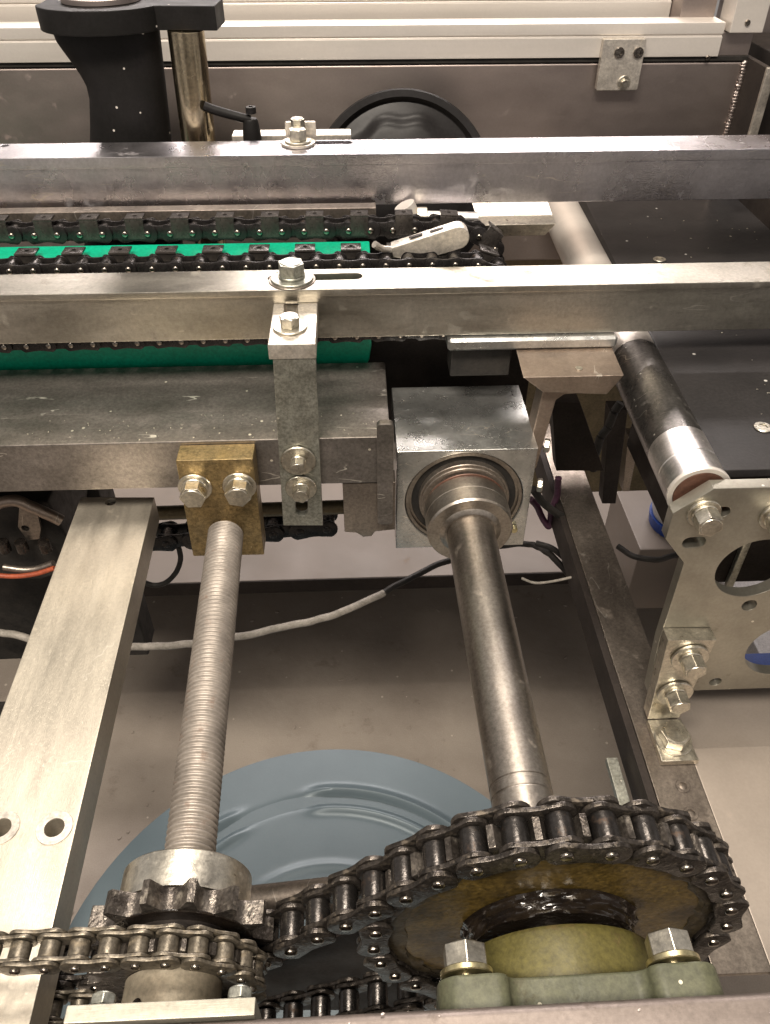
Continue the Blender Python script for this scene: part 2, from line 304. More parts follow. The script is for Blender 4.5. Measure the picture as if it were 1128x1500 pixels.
def tube(pts, r, seg=14, n=10):
    P = smooth_path(pts, n); bm = B(); rings = []
    P = [q + Vector((noise.noise(q*45), noise.noise(q*45 + Vector((9, 0, 0))), noise.noise(q*45 + Vector((0, 9, 0)))))*r*.45 for q in P]; up = Vector((0, 0, 1))
    for i, p in enumerate(P):
        d = (P[min(i+1, len(P)-1)] - P[max(i-1, 0)]).normalized()
        u = d.cross(up if abs(d.z) < .95 else Vector((0, 1, 0))).normalized(); v = u.cross(d)
        rings.append([bm.verts.new(p + (u*cos(2*pi*k/seg) + v*sin(2*pi*k/seg))*r) for k in range(seg)])
    for q in range(len(rings)-1):
        for k in range(seg): bm.faces.new((rings[q][k], rings[q+1][k], rings[q+1][(k+1) % seg], rings[q][(k+1) % seg]))
    bm.faces.new(rings[0][::-1]); bm.faces.new(rings[-1]); return bm
def hexhead(p, axis, af, h, rot=0.3):
    """bolt head from p growing along axis, chamfered top"""
    a, u, v = basis(axis); R = af/2/cos(pi/6); bm = B(); p = Vector(p)
    low = [bm.verts.new(p + (u*cos(rot+i*pi/3) + v*sin(rot+i*pi/3))*R) for i in range(6)]
    top = [bm.verts.new(p + a*h + (u*cos(rot+i*pi/3) + v*sin(rot+i*pi/3))*R) for i in range(6)]
    for i in range(6): bm.faces.new((low[i], low[(i+1) % 6], top[(i+1) % 6], top[i]))
    bm.faces.new(low[::-1]); bm.faces.new(top); bevel_sharp(bm, .0006, 2, 40)
    cap = lathe(p + a*(h-.0004), a, [(0, af*.47), (.0009, af*.43)], 32)
    join(bm, cap); return bm
def bolt(parent, p, axis, af=.013, h=.008, wr=.012, wt=.0018, mat='zinc', wmat=None, name='bolt', rot=.3, spring=True):
    a = Vector(axis).normalized(); p = Vector(p)
    off = wt
    bm = hexhead(p + a*off + a*(.002 if spring else 0), a, af, h, rot)
    if spring: join(bm, ring(p + a*wt, a, af*.3, af*.56, .0019, 32))
    join(bm, cyl(p - a*.004, p + a*(wt + .001), af*.29))
    b = obj(name, bm, mat, parent)
    w = obj('washer', ring(p, a, af*.3, wr, wt, 40), wmat or mat, None)
    w.parent = b; w.matrix_parent_inverse = Matrix.Identity(4)
    return b
X, Y_, Z_ = Vector((1, 0, 0)), Vector((0, 1, 0)), Vector((0, 0, 1))

# ------------------------------------------------------------------ the setting: floor and base sheet
fl = box(-3, 3, -1.5, 5, -1.0, -.95, 0)
obj('floor', fl, 'floor', kind='structure')
bp = obj('base_panel', box(-2.5, 2.5, .975, 2.6, -.62, -.60, .002), 'base')
obj('front_lip', box(-2.5, 2.5, .9725, .9748, -.63, -.6005, .0005), 'dark', bp)
obj('shadow_blocker', box(-2.5, 2.5, 1.38, 1.40, -.949, -.6205, .001), 'dark', bp)  # unseen dark panel added under the sheet to darken the floor there
tag(bp, 'wide beige sheet low down behind the shaft and the threaded rod', 'panel')

# ------------------------------------------------------------------ drum with embossed lid
dr = thing('steel_drum', (-.05, .28, -.95), 'blue grey steel drum with ribbed lid standing below the machine', 'drum')
c0 = Vector((-.05, .28, -.5))
def lid_h(r, a):
    h = 0
    def bump(d, w): return exp(-(d/w)**2)
    def seg(a, c, half):
        d = abs((a-c+pi) % (2*pi) - pi); return 1/(1+exp((d-half)*38))
    for rc, w, amp, gaps in ((.232, .0055, .0075, True), (.208, .0055, .0065, True)):
        g = max(seg(a, radians(70), .42), seg(a, radians(142), .40), seg(a, radians(-2), .35))
        h += amp*bump(r-rc, w)*g
    h -= .003*bump(r-.220, .006)
    h += .002*bump(r-.14, .005)*seg(a, radians(95), .5)
    return h
bm = B(); NR, NA = 110, 240; rows = []
for i in range(NR+1):
    r = .29*i/NR
    rows.append([bm.verts.new(c0 + Vector((r*cos(2*pi*k/NA), r*sin(2*pi*k/NA), lid_h(r, 2*pi*k/NA)))) for k in range(NA)] if i else None)
cv = bm.verts.new(c0)
for k in range(NA): bm.faces.new((cv, rows[1][k], rows[1][(k+1) % NA]))
for i in range(1, NR):
    for k in range(NA): bm.faces.new((rows[i][k], rows[i+1][k], rows[i+1][(k+1) % NA], rows[i][(k+1) % NA]))
obj('lid', bm, 'drum', dr, 60)
obj('body', lathe((-.05, .28, -.95), Z_, [(0, .280), (.01, .284), (.14, .284), (.15, .289), (.16, .284), (.29, .284), (.30, .289), (.31, .284), (.438, .284), (.442, .291), (.4485, .291), (.4495, .289)], 96), 'drum', dr)

# ------------------------------------------------------------------ background wall of the machine
bb = thing('back_beam', (0, .85, .05), 'wide brown grey stainless beam behind the guide bars, with a weld seam', 'beam')
yb = .85
obj('web', box(-.8, .385, yb, yb+.006, .03, .2285, .003, 3), 'panel', bb)
xw = atY(1068, 150, yb).x
obj('end_plate', box(.385, .391, yb-.045, yb+.05, .135, .232, .001), 'dark', bb)
obj('end_plate_edge', box(.3845, .3935, yb-.0495, yb-.0452, .135, .2325, .001), 'alu_cast', bb)  # same plate: pale front edge and dark left face, shading put into colour
wd = B()
for i in range(62):
    z = .05 + i*.0029; s = B(); bmesh.ops.create_uvsphere(s, u_segments=10, v_segments=7, radius=.0027)
    for v in s.verts: v.co = Vector((v.co.x*1.0 + .3835 + random.uniform(-.0008, .0008), v.co.y*.8 + yb-.0015, v.co.z + z))
    join(wd, s)
obj('weld_seam', wd, 'panel', bb)
# aluminium profiles above the beam
def profile(x0, x1, y0, z0, z1, label, d=.04):
    t = thing('aluminium_profile', ((x0+x1)/2, y0+d/2, z0), label, 'profile')
    h = z1-z0
    poly = [(0, 0), (d, 0), (d, h), (0, h), (0, h*.66), (.0015, h*.65), (.0015, h*.60), (0, h*.59)]
    obj('profile', prism(poly, (x0, y0, z0), Y_, Z_, X, x1-x0, .0008), 'alu', t); return t
gk = obj('gap_strip', box(-.7, .386, .8485, .87, .2288, .2327, .0003), 'rubber'); tag(gk, 'thin black strip between the lower aluminium profile and the brown beam', 'filler')  # black strip added over the bright gap to give a dark line
p1 = profile(-.7, .3545, .846, .2330, .2615, 'lower aluminium profile running behind, just above the brown beam', .03)
obj('screw', hexhead(atY(1037, 85, .846) + Vector((0, .0005, 0)), (0, -1, 0), .0045, .0015), 'pin', p1)
p2 = profile(-.7, .318, .900, .252, .2835, 'upper aluminium profile at the top edge with a bright top', .04)
obj('screw', hexhead(atY(1006, 25, .9) + Vector((0, .0005, 0)), (0, -1, 0), .0045, .0015), 'pin', p2)
p3 = profile(-.8, .6, .965, .262, .305, 'rearmost aluminium profile behind all others', .04)
blk = thing('joint_block', (.365, .87, .23), 'dull olive joint block between the profiles at the top right corner', 'block')
obj('block', box(.3555, .386, .851, .90, .2325, .253, .001), 'panel', blk)
obj('upper_block', box(.3185, .352, .872, .96, .250, .285, .001), 'panel', blk)
vp = thing('upright_profile', (.37, .86, .25), 'upright aluminium profile with one screw near the top right corner', 'profile')
obj('profile', box(.3575, .389, .840, .872, .2535, .42, .001), 'alu', vp)
obj('screw', hexhead(Vector((.372, .8405, .262)), (0, -1, 0), .005, .0018), 'pin', vp)
sb = box(.41, .60, .60, .95, .0, .235, .002); so_ = obj('side_box', sb, 'dark')
tag(so_, 'dark steel box in the top right corner behind the bars', 'box')
sp_ = thing('side_post', (.5, 1.0, .2), 'brownish steel post behind the dark box in the top right corner', 'post')
obj('post', box(.405, .60, .96, 1.0, .0, .45, .002), 'panel', sp_)
# small joint plate with screws
jp = thing('joint_plate', (.268, .84, .203), 'small pale plate with three screws bridging profile and brown beam', 'plate')
a, b_, c_, d_ = [atY(px, py, .838) for px, py in ((885, 57), (951, 57), (943, 133), (883, 133))]
obj('plate', plate(rrect(a.x, d_.z, b_.x-.002, a.z, .002), [], (0, .845, 0), X, Z_, .007, .0006), 'alu_cast', jp)
for px, py in ((907, 77), (935, 77)):
    q = atY(px, py, .838)
    obj('socket_screw', join(ring(q, (0, -1, 0), .0022, .0048, .002, 24), cyl(q, q + Vector((0, -.0008, 0)), .0022, .0001, 6)), 'pin', jp)
bolt(jp, atY(914, 121, .838), (0, -1, 0), .0065, .003, .0062, .001, spring=False)

# ------------------------------------------------------------------ black clamp on column, chrome rod, lever, handwheel
ck = thing('clamp_column', (-.19, .70, .1), 'black plastic flared column with a clamp collar at the top left', 'column')
prof = []
cx0, cx1 = atY(125, 45, .7).x, atY(225, 45, .7).x
for t in [i/40 for i in range(41)]:
    z = .10 + t*(.282-.10)
    LP = ((.10, 123), (.2075, 123), (.232, 121), (.242, 116), (.252, 104), (.262, 88), (.272, 72), (.283, 62))
    for (za_, pa), (zb_x, pb_) in zip(LP, LP[1:]):
        if za_ <= z <= zb_x: pl_ = pa + (pb_-pa)*(z-za_)/(zb_x-za_)
    prof.append((z, atY(pl_, 200 - (z-.2075)/.0755*155, .7).x))
bm = B(); rows = []
for z, xl in prof:
    xr = -.159 + (-.148+.159)*((z-.1)/.18); cx = (xl+xr)/2; rx = (xr-xl)/2
    rows.append([bm.verts.new((cx + rx*cos(2*pi*k/40), .722 + .022*sin(2*pi*k/40), z)) for k in range(40)])
for q in range(len(rows)-1):
    for k in range(40): bm.faces.new((rows[q][k], rows[q+1][k], rows[q+1][(k+1) % 40], rows[q][(k+1) % 40]))
bm.faces.new(rows[0][::-1]); bm.faces.new(rows[-1])
obj('column', bm, 'black', ck)
out = [(-.235, .012)] + [(-.19 + .047*cos(t), .724 - .712 - .0 + .036*sin(t)) for t in [pi + .15 + i*(pi-.5)/16 for i in range(17)]] + [(-.10, -.004), (-.098, .03), (-.14, .05), (-.235, .05)]
obj('collar', plate(out, [], (0, .705, .2820), X, Y_, .0165, .0012), 'black', ck)
obj('socket', ring((-.190, .727, .2987), Z_, .018, .030, .004), 'panel', ck)
rd = obj('guide_rod', cyl((-.132, .712, .08), (-.126, .712, .2815), .0142), 'nickel')
tag(rd, 'bright brassy round rod beside the black column', 'rod')
lv = thing('clamp_lever', (-.085, .70, .205), 'small black clamping lever behind the rear guide bar', 'lever')
l0, l1 = atY(300, 155, .7), atY(366, 176, .7)
obj('arm', tube([l0, (l0+l1)/2 + Vector((0, 0, -.001)), l1], .0036), 'black', lv)
obj('hub', lathe(atY(370, 205, .7) + Vector((0, 0, -.006)), Z_, [(0, .0078), (.012, .0074), (.021, .006), (.0225, .005)], 24), 'black', lv)
obj('cap_screw', join(cyl(atY(368, 166, .7), atY(368, 166, .7) + Vector((0, 0, .004)), .0042), ring(atY(368, 166, .7) + Vector((0, 0, .004)), Z_, .002, .0042, .001, 20)), 'black_gloss', lv)
sb2 = obj('mount_strip', box(-.10, .0, .708, .725, .19, .205, .001), 'alu_cast'); tag(sb2, 'small pale strip under the black clamping lever', 'strip')
hw = thing('handwheel', (.045, .76, .13), 'black domed handwheel with a scalloped face behind the rear guide bar', 'handwheel')
hc = Vector((.0470, .765, .139)); ax = Vector((0, -1, .34)).normalized()
a_, u_, v_ = basis(ax)
rim = []
bm = lathe(hc, ax, [(-.02, .080), (-.004, .0855), (.002, .086), (.004, .0845), (.004, .079), (-.002, .076), (-.004, .071)], 96, False)
obj('rim', bm, 'black_gloss', hw)
bm = B(); NA = 120; rows = []
for j in range(26):
    r = .0745*j/25
    row = []
    for k in range(NA):
        t = 2*pi*k/NA; edge = .060 + .0022*cos(10*t)
        h = .004 + .014*(1-(r/.09)**2) - .006/(1+exp(-(r-edge)/.0015))
        row.append(bm.verts.new(hc + ax*h + (u_*cos(t) + v_*sin(t))*max(r, .0005)))
    rows.append(row)
for q in range(25):
    for k in range(NA): bm.faces.new((rows[q][k], rows[q+1][k], rows[q+1][(k+1) % NA], rows[q][(k+1) % NA]))
bm.faces.new(rows[0])
obj('face', bm, 'black_gloss', hw)

# ------------------------------------------------------------------ rear guide bar (angle section)
def guide_bar(label, y0, y1, zt, tf, web_in, zb, x0, x1, slots, mat):
    t = thing('guide_bar', ((x0+x1)/2, (y0+y1)/2, zb), label, 'guide bar')
    obj('flange', plate([(x0, y0), (x1, y0), (x1, y1), (x0, y1)], slots, (0, 0, zt-tf), X, Y_, tf, .0007), mat, t)
    obj('web', box(x0, x1, y0+web_in, y0+web_in+.005, zb, zt-tf-.0002, .0008), mat, t)
    return t
s0, s1 = atZ(419, 209, .210), atZ(508, 208, .210)
g1 = guide_bar('rear stainless guide bar running right across, the farther of the two', .6385, .676, .210, .0085, .003, .1700, -.6, .75,
               [slot(s0.x, s0.y, s1.x, s1.y, .0045), circ(atZ(7, 213, .21).x, atZ(7, 213, .21).y, .003)], 'bar')
s0, s1 = atZ(403, 407, .16), atZ(520, 404, .16)
g2 = guide_bar('front stainless guide bar running right across, nearer to the bearing block', .5105, .544, .160, .0050, .0025, .1215, -.5, .65,
               [slot(s0.x, s0.y, s1.x, s1.y, .0052)], 'bar_dull')
pb = atZ(437, 212, .210)
bt = thing('angle_clip', (pb.x, pb.y, .21), 'small pale upright clip bolted on the rear guide bar beside its slot', 'bracket')
e0, e1 = atY(417, 178, pb.y+.018), atY(464, 207, pb.y+.018)
obj('upright', plate(rrect(e0.x, .2105, e1.x, e0.z, .0015), [], (0, pb.y+.0195, 0), X, Z_, .003, .0004), 'alu_cast', bt)
obj('foot', plate(circ(pb.x, pb.y+.001, .0135, 36), [], (0, 0, .2102), X, Y_, .002, .0004), 'alu_cast', bt)
bolt(bt, pb + Vector((0, 0, .0024)), Z_, .0125, .008, .0105, .0014, spring=False)
obj('stud', hexhead(pb + Vector((0, .011, .0024)), Z_, .010, .014, .1), 'zinc', bt)
p = atZ(428, 410, .160) + Vector((0, 0, .0002))
bd = bolt(g2, p, Z_, .0165, .0085, .0150, .0022, 'zinc_plate', 'zinc_plate')
# grease stain ring under it is the dark washer plate
ob = obj('clamp_plate', ring(p + Vector((-.0, 0, -.0001)), Z_, .004, .0165, .0006, 48), 'rail', g2)

# ------------------------------------------------------------------ hanging strap bracket
sbk = thing('strap_bracket', (-.04, .456, .0), 'galvanised angle strap hanging from the front guide bar onto the dark beam', 'bracket')
zs = .1495; f0, f1 = atZ(392, 505, zs), atZ(462, 505, zs)
ys = f0.y; r1 = atZ(400, 440, zs); 
q0, q1 = atZ(426, 447, zs), atZ(427, 487, zs)
xl, xr = f0.x, f1.x
obj('top_leg', plate([(xl, ys), (xr, ys), (xr, .5125), (xl, .5125)], [slot(q1.x, q1.y, q0.x, q0.y, .0046)], (0, 0, zs-.011), X, Y_, .011, .0009), 'alu_cast', sbk)
bolt(sbk, atZ(425, 480, zs) + Vector((0, 0, .0002)), Z_, .0120, .0065, .0115, .0016, spring=False)
zb_, zt_ = atY(415, 770, ys+.001).z, zs-.0112
t0, t1 = atY(400, 530, ys+.001), atY(463, 530, ys+.001); b0, b1 = atY(415, 770, ys+.001), atY(473, 770, ys+.001)
hs0, hs1 = atY(438, 655, ys), atY(441, 690, ys); ht0, ht1 = atY(441, 712, ys), atY(442, 752, ys)
out = [(b0.x, b0.z), (b1.x, b1.z), (t1.x, zt_), (t0.x, zt_)]
YP = ys + .0075
obj('strap', plate(out, [slot(hs0.x, hs0.z-.004, hs1.x, hs1.z, .0046), slot(ht0.x, ht0.z, ht1.x, ht1.z+.001, .0046)], (0, YP, 0), X, Z_, .0065, .0006), 'zinc_plate', sbk)
bolt(sbk, atY(437, 674, ys+.0005), (0, -1, 0), .0105, .007, .0125, .0018)
bolt(sbk, atY(441, 714, ys+.0005), (0, -1, 0), .0115, .007, .0115, .0018)

# ------------------------------------------------------------------ dark box beam
BZ = .0705; yf = .4605
dbm = thing('box_beam', (-.2, .51, .028), 'dark polished steel box beam below the green guide, scratched on top', 'beam')
zc = .497
obj('body', box(-.55, .0225, yf, .499, .0285, BZ, .0012), 'darkbeam', dbm)
obj('top_plate', hexa([(-.55, .4992, .03), (.0225, .4992, .03), (.0225, .5605, .03), (-.55, .5605, .03),
                       (-.55, .4992, BZ-.0012), (.0225, .4992, BZ-.0012), (.0225, .5605, BZ+.003), (-.55, .5605, BZ+.003)], .0012), 'darkbeam', dbm)
e0 = atY(553, 625, yf-.002)
obj('end_plate', plate(rrect(.0125, -.008, .0245, .086, .003), [], (0, yf-.0005, 0), X, Z_, .006, .0008), 'darkbeam', dbm)
lug = thing('end_lug', (.0, .46, -.04), 'rough steel lug block hanging under the right end of the dark box beam', 'lug')
obj('lug', plate([(-.0135, .0275), (-.0135, -.022), (-.004, -.0235), (.001, -.028), (.008, -.0275), (.011, -.0225), (.0265, -.021), (.0265, .0275)], [], (0, .478, 0), X, Z_, .016, .001), 'rail', lug)

# ------------------------------------------------------------------ brass coloured nut bracket
bk = thing('nut_bracket', (-.10, .45, -.02), 'brass coloured bracket with two hex bolts holding the threaded rod', 'bracket')
yk = .4415
k0, k1, k2, k3 = atY(257, 675, yk), atY(371, 675, yk), atY(387, 813, yk), atY(283, 815, yk)
zt = k0.z
pts = [(k3.x, k3.z), (k2.x, k2.z), (k1.x, zt), (k0.x, zt)]
obj('body', prism(pts, (0, yf-.0003, 0), X, Z_, -Y_, yf-.0003-yk, .0009), 'brass', bk)
for px, py, w in ((286, 716, 0), (351, 714, .25)):
    bolt(bk, atY(px, py-3, yk) , (0, -1, 0), .0165, .0095, .0120, .0018, rot=w)

# ------------------------------------------------------------------ threaded rod and its double sprocket
SC = Vector((-.0920, 0, -.004))
p0 = Vector((-.1020, yk+.004, .000)); p1 = Vector((-.0922, .181, .001))
ax = (p1-p0); L = ax.length; a, u, v = basis(ax); bm = B(); seg = 40; PT = .0035; n = int(L/PT)*8; rows = []
for i in range(n+1):
    t = L*i/n
    row = []
    for k in range(seg):
        ph = ((t/PT) - k/seg) % 1.0
        w = min(1, max(0, abs(ph-.5)*2*1.5-.25))
        row.append(bm.verts.new(p0 + a*t + (u*cos(2*pi*k/seg) + v*sin(2*pi*k/seg))*(.0132 - .0017*w)))
    rows.append(row)
for q in range(n):
    for k in range(seg): bm.faces.new((rows[q][k], rows[q+1][k], rows[q+1][(k+1) % seg], rows[q][(k+1) % seg]))
tr = obj('threaded_rod', bm, 'rod', None, 80)
tag(tr, 'long threaded steel rod running from the brass coloured bracket to the small sprocket', 'threaded rod')

def sprocket_poly(N, pitch, rr, ph, tip=.36):
    Rp = pitch/2/sin(pi/N); out = []
    for i in range(N):
        a = ph + 2*pi*i/N; c = Vector((Rp*cos(a), Rp*sin(a)))
        for j in range(-4, 5):
            t = radians(62)*j/4; d = a + pi + t
            out.append((c.x + rr*cos(d), c.y + rr*sin(d)))
        # sweep gullet anticlockwise: reorder below
        am = a + pi/N
        for s in (-1, 1):
            q = am + s*pi/N*.20; out.append(((Rp + pitch*tip)*cos(q), (Rp + pitch*tip)*sin(q)))
    return out
def fix_order(poly, N):
    out = []; k = 11
    for i in range(N):
        g = poly[i*k:(i+1)*k]; g1 = sorted(g[:9], key=lambda p: 0)
        out += g[:9][::-1] if False else g[:9]
        out += g[9:]
    return out
def sprocket(N, pitch, rr, ph, c, y0, t, bore, bev=.0005, tip=.21):
    Rp = pitch/2/sin(pi/N); pts = []
    for i in range(N):
        a = ph + 2*pi*i/N
        g = []
        for j in range(-4, 5):
            d = a + pi - radians(64)*j/4          # from low angle side to high angle side
            g.append((Rp*cos(a) + rr*cos(d), Rp*sin(a) + rr*sin(d)))
        g.sort(key=lambda p: (atan2(p[1], p[0]) - a + pi) % (2*pi))
        pts += g; am = a + pi/N
        for s in (-.15, .15): q = am + s*2*pi/N*.5; pts.append(((Rp + pitch*tip)*cos(q), (Rp + pitch*tip)*sin(q)))
    pts = [(p[0]+c[0], p[1]+c[1]) for p in pts]
    return plate(pts, [circ(c[0], c[1], bore, 40)] if bore else [], (0, y0+t, 0), X, Z_, t, bev), Rp

# ------------------------------------------------------------------ chains
def link_outline(p, r, waist=.72, k=9):
    out = []
    for i in range(k+1): t = pi/2 + .35 + (pi-.7)*i/k; out.append((-p/2 + r*cos(t), r*sin(t)))
    for i in range(1, 6): s = i/6; out.append((-p/2 + p*s, -r*(waist + (1-waist)*(2*s-1)**2*.9)))
    for i in range(k+1): t = -pi/2 + .35 + (pi-.7)*i/k; out.append((p/2 + r*cos(t), r*sin(t)))
    for i in range(1, 6): s = 1-i/6; out.append((-p/2 + p*s, r*(waist + (1-waist)*(2*s-1)**2*.9)))
    return out
class ChainKit:
    def __init__(s, pitch, w, r, t, rr, rp, mats, tab=None):
        s.pitch = pitch
        def mesh(bm, name, mat):
            bmesh.ops.recalc_face_normals(bm, faces=bm.faces[:])
            for f in bm.faces: f.smooth = True
            for e in bm.edges:
                if len(e.link_faces) == 2 and e.calc_face_angle(0) > radians(38): e.smooth = False
            me = bpy.data.meshes.new(name); bm.to_mesh(me); bm.free(); me.materials.append(M[mat]); return me
        g = .0003
        def pl(y, rad, ht=None): return plate(link_outline(pitch, rad), [], (0, y+t, 0), X, Z_, t, t*.22)
        hi, ho = w/2 + .0002, w/2 + t + g + .0002
        bm = pl(-hi-t, r*.97); join(bm, pl(hi, r*.97)); s.inner = mesh(bm, 'inner_link', mats[0])
        bm = pl(-ho-t, r); join(bm, pl(ho, r)); s.outer = mesh(bm, 'outer_link', mats[0])
        s.tabs = {}
        if tab:
            depth, hz, wd_, side = tab
            ys_ = -ho-t if side < 0 else ho
            bm = B()
            if side < 0:   # tall near plate folded over towards the chain centre
                join(bm, plate(rrect(-wd_/2, -r*.5, wd_/2, hz, .0008), [], (0, ys_+t, 0), X, Z_, t*1.02, .0002))
                join(bm, plate([(-wd_/2, ys_), (wd_/2, ys_), (wd_/2, ys_+depth), (-wd_/2, ys_+depth)], [circ(0, ys_+depth*.55, .0016, 16)], (0, 0, hz-.0001), X, Y_, t, .0003))
            else:
                join(bm, plate([(-wd_/2, ys_-.001), (wd_/2, ys_-.001), (wd_/2, ys_+depth), (-wd_/2, ys_+depth)], [circ(0, ys_+depth*.5, .0016, 16)], (0, 0, hz), X, Y_, t, .0003))
                join(bm, plate(rrect(-wd_/2, 0, wd_/2, hz+.0004, .0006), [], (0, ys_+t, 0), X, Z_, t*1.02, .0002))
            s.tab = mesh(bm, 'attachment_tab', mats[3])
        else: s.tab = None
        bm = lathe((0, -w/2+.0002, 0), Y_, [(0, rr*.9), (w*.03, rr*.985), (w*.1, rr), (w*.9-.0004, rr), (w*.97-.0004, rr*.985), (w-.0004, rr*.9)], 28)
        s.roller = mesh(bm, 'roller', mats[1])
        pe = ho + t + .0014
        bm = lathe((0, -pe, 0), Y_, [(0, rp*.62), (.0004, rp*.9), (.0009, rp), (2*pe-.0009, rp), (2*pe-.0004, rp*.9), (2*pe, rp*.62)], 20)
        s.pin = mesh(bm, 'pin', mats[2])
    def lay(s, root, pts, y, closed=False, tabs=0, first=0, mat_jit=.02):
        """pts: successive (x,z) pin centres"""
        inv = Matrix.Translation(-root.location)
        def put(name, me, x, z, a, parent=None):
            o = bpy.data.objects.new(name, me); COL.objects.link(o)
            if parent is None:
                o.parent = root; o.matrix_parent_inverse = inv
                o.location = (x, y, z); o.rotation_euler = (0, -a, 0)
            else:
                o.parent = parent; o.location = (x, 0, z)
            return o
        n = len(pts)
        for i, (x, z) in enumerate(pts):
            o = put('roller', s.roller, x, z, random.uniform(0, 6))
        for i in range(n if closed else n-1):
            (x0, z0), (x1, z1) = pts[i], pts[(i+1) % n]; a = atan2(z1-z0, x1-x0)
            if (i + first) % 2 == 0:
                o = put('outer_link', s.outer, (x0+x1)/2, (z0+z1)/2, a)
                for sx in (-1, 1): put('pin', s.pin, sx*s.pitch/2, 0, 0, o)
                if s.tab and tabs and ((i+first)//2) % tabs == 0:
                    put('attachment_tab', s.tab, 0, 0, 0, o)
            else: put('inner_link', s.inner, (x0+x1)/2, (z0+z1)/2, a)

def walk(path, pitch, start=0.0):
    """path: dense list of (x,z); returns points spaced by pitch along it, starting at arc distance start"""
    out = []; d = 0; target = start
    for (x0, z0), (x1, z1) in zip(path, path[1:]):
        L = hypot(x1-x0, z1-z0)
        while L > 0 and target <= d + L:
            t = (target-d)/L; out.append((x0+(x1-x0)*t, z0+(z1-z0)*t)); target += pitch
        d += L
    return out
def arc(c, r, a0, a1, n=160): return [(c[0] + r*cos(radians(a0+(a1-a0)*i/n)), c[1] + r*sin(radians(a0+(a1-a0)*i/n))) for i in range(n+1)]

# drive chain geometry
BC = Vector((.0855, 0, -.0045)); NB, PB = 28, .01905; RB = PB/2/sin(pi/NB)
NS = 13; RS = PB/2/sin(pi/NS)
dv = Vector((SC.x-BC.x, SC.z-BC.z)); D = dv.length; th0 = degrees(atan2(dv.y, dv.x)) % 360
al = degrees(acos((RB + RS)/D)); tn = th0 - al
T1 = (BC.x + RB*cos(radians(tn)), BC.z + RB*sin(radians(tn)))
path = [(-.30, SC.z-RS-.004)] + arc((SC.x, SC.z), RS, -97, tn-180+360 if tn-180 < -97 else tn-180, 120)
path += arc((BC.x, BC.z), RB, tn, -112, 400) + [(-.2, BC.z-RB-.125)]
# shift start so that one pin sits at 93.4 deg on the big wheel
dist = 0; want = None
tx, tz = BC.x + RB*cos(radians(93.4)), BC.z + RB*sin(radians(93.4))
best = 1e9
for (x0, z0), (x1, z1) in zip(path, path[1:]):
    e = hypot(x1-tx, z1-tz); dist += hypot(x1-x0, z1-z0)
    if e < best: best = e; want = dist
pts = walk(path, PB*1.0017, want % (PB*1.0017))
YC = .1600
drv = thing('drive_chain', (BC.x, YC, BC.z-RB), 'large greasy black roller chain wrapped around the big sprocket', 'chain')
kit = ChainKit(PB, .0122, .0087, .0024, .0060, .0031, ('chain_side', 'roller', 'pin', 'tab'))
kit.lay(drv, pts, YC, False, 0, 0)
wrap = [(BC.x + RB*cos(radians(93.4 + 360/NB*k)), BC.z + RB*sin(radians(93.4 + 360/NB*k))) for k in range(5, 12)]
kit.lay(drv, wrap, YC, False, 0, 1)
# sprockets
bs = thing('large_sprocket', (BC.x, YC, BC.z-RB), 'large sprocket wheel with an oily olive brown face inside the drive chain', 'sprocket')
bm, _ = sprocket(NB, PB, .0061, radians(93.4), (BC.x, BC.z), YC-.0052, .0104, 0)
obj('toothed_rim', bm, 'teeth', bs)
obj('face', lathe((BC.x, YC-.0052, BC.z), (0, -1, 0), [(-.002, .0722), (.0004, .0722), (.0009, .0712), (.0006, .06), (.0006, .03)], 96), 'wheel', bs)
bm = B(); rows = []; NA = 96
for j in range(14):
    t = j/13; row = []
    for k in range(NA):
        q = 2*pi*k/NA; w = noise.noise(Vector((cos(q)*5, sin(q)*5, t*4)))*.003
        r = .0428 - .004*t**.5 + w*.8; row.append(bm.verts.new((BC.x + r*cos(q), YC-.0062 - .009*t - w*.5, BC.z + r*sin(q))))
    rows.append(row)
for q in range(13):
    for k in range(NA): bm.faces.new((rows[q][k], rows[q+1][k], rows[q+1][(k+1) % NA], rows[q][(k+1) % NA]))
bm.faces.new(rows[-1])
obj('greased_hub', bm, 'grease', bs)
bm = B(); rows = []; NA = 160
for j in range(7):
    t = j/6; row = []
    for k in range(NA):
        q = 2*pi*k/NA; w = noise.noise(Vector((cos(q)*9, sin(q)*9, t*3)))
        r = .0795 - (.0105 + .005*w)*t; row.append(bm.verts.new((BC.x + r*cos(q), YC-.0062 - .0011*sin(pi*min(1, t*1.1)) - .0003*w + (.0012 if t == 1 else 0), BC.z + r*sin(q))))
    rows.append(row)
for q in range(6):
    for k in range(NA): bm.faces.new((rows[q][k], rows[q+1][k], rows[q+1][(k+1) % NA], rows[q][(k+1) % NA]))
obj('grease_band', bm, 'grime_band', bs)
# small sprocket: phase from chain pins closest to it
near = [p for p in pts if abs(hypot(p[0]-SC.x, p[1]-SC.z) - RS) < .0015]
ph = atan2(near[0][1]-SC.z, near[0][0]-SC.x) if near else 0
ssp = thing('double_sprocket', (SC.x, .15, SC.z-RS), 'small double sprocket with a bright collar on the threaded rod', 'sprocket')
bm, _ = sprocket(NS, PB, .0061, ph, (SC.x, SC.z), YC-.0055, .0110, .01)
obj('toothed_rim', bm, 'teeth', ssp)
obj('collar', lathe((SC.x, YC+.0058, SC.z+.003), Y_, [(0, .0318), (.0170, .0318), (.0177, .0312), (.0179, .0305), (.0179, .008)], 72), 'zinc', ssp)
PF, NF = .0127, 18; RF = PF/2/sin(pi/NF); YF = .1385
FP = [(-.36, SC.z+RF+.001), (SC.x, SC.z+RF)] + arc((SC.x, SC.z), RF, 90, -90, 200) + [(-.36, SC.z-RF)]
fpts = walk(FP, PF*1.002, .004)
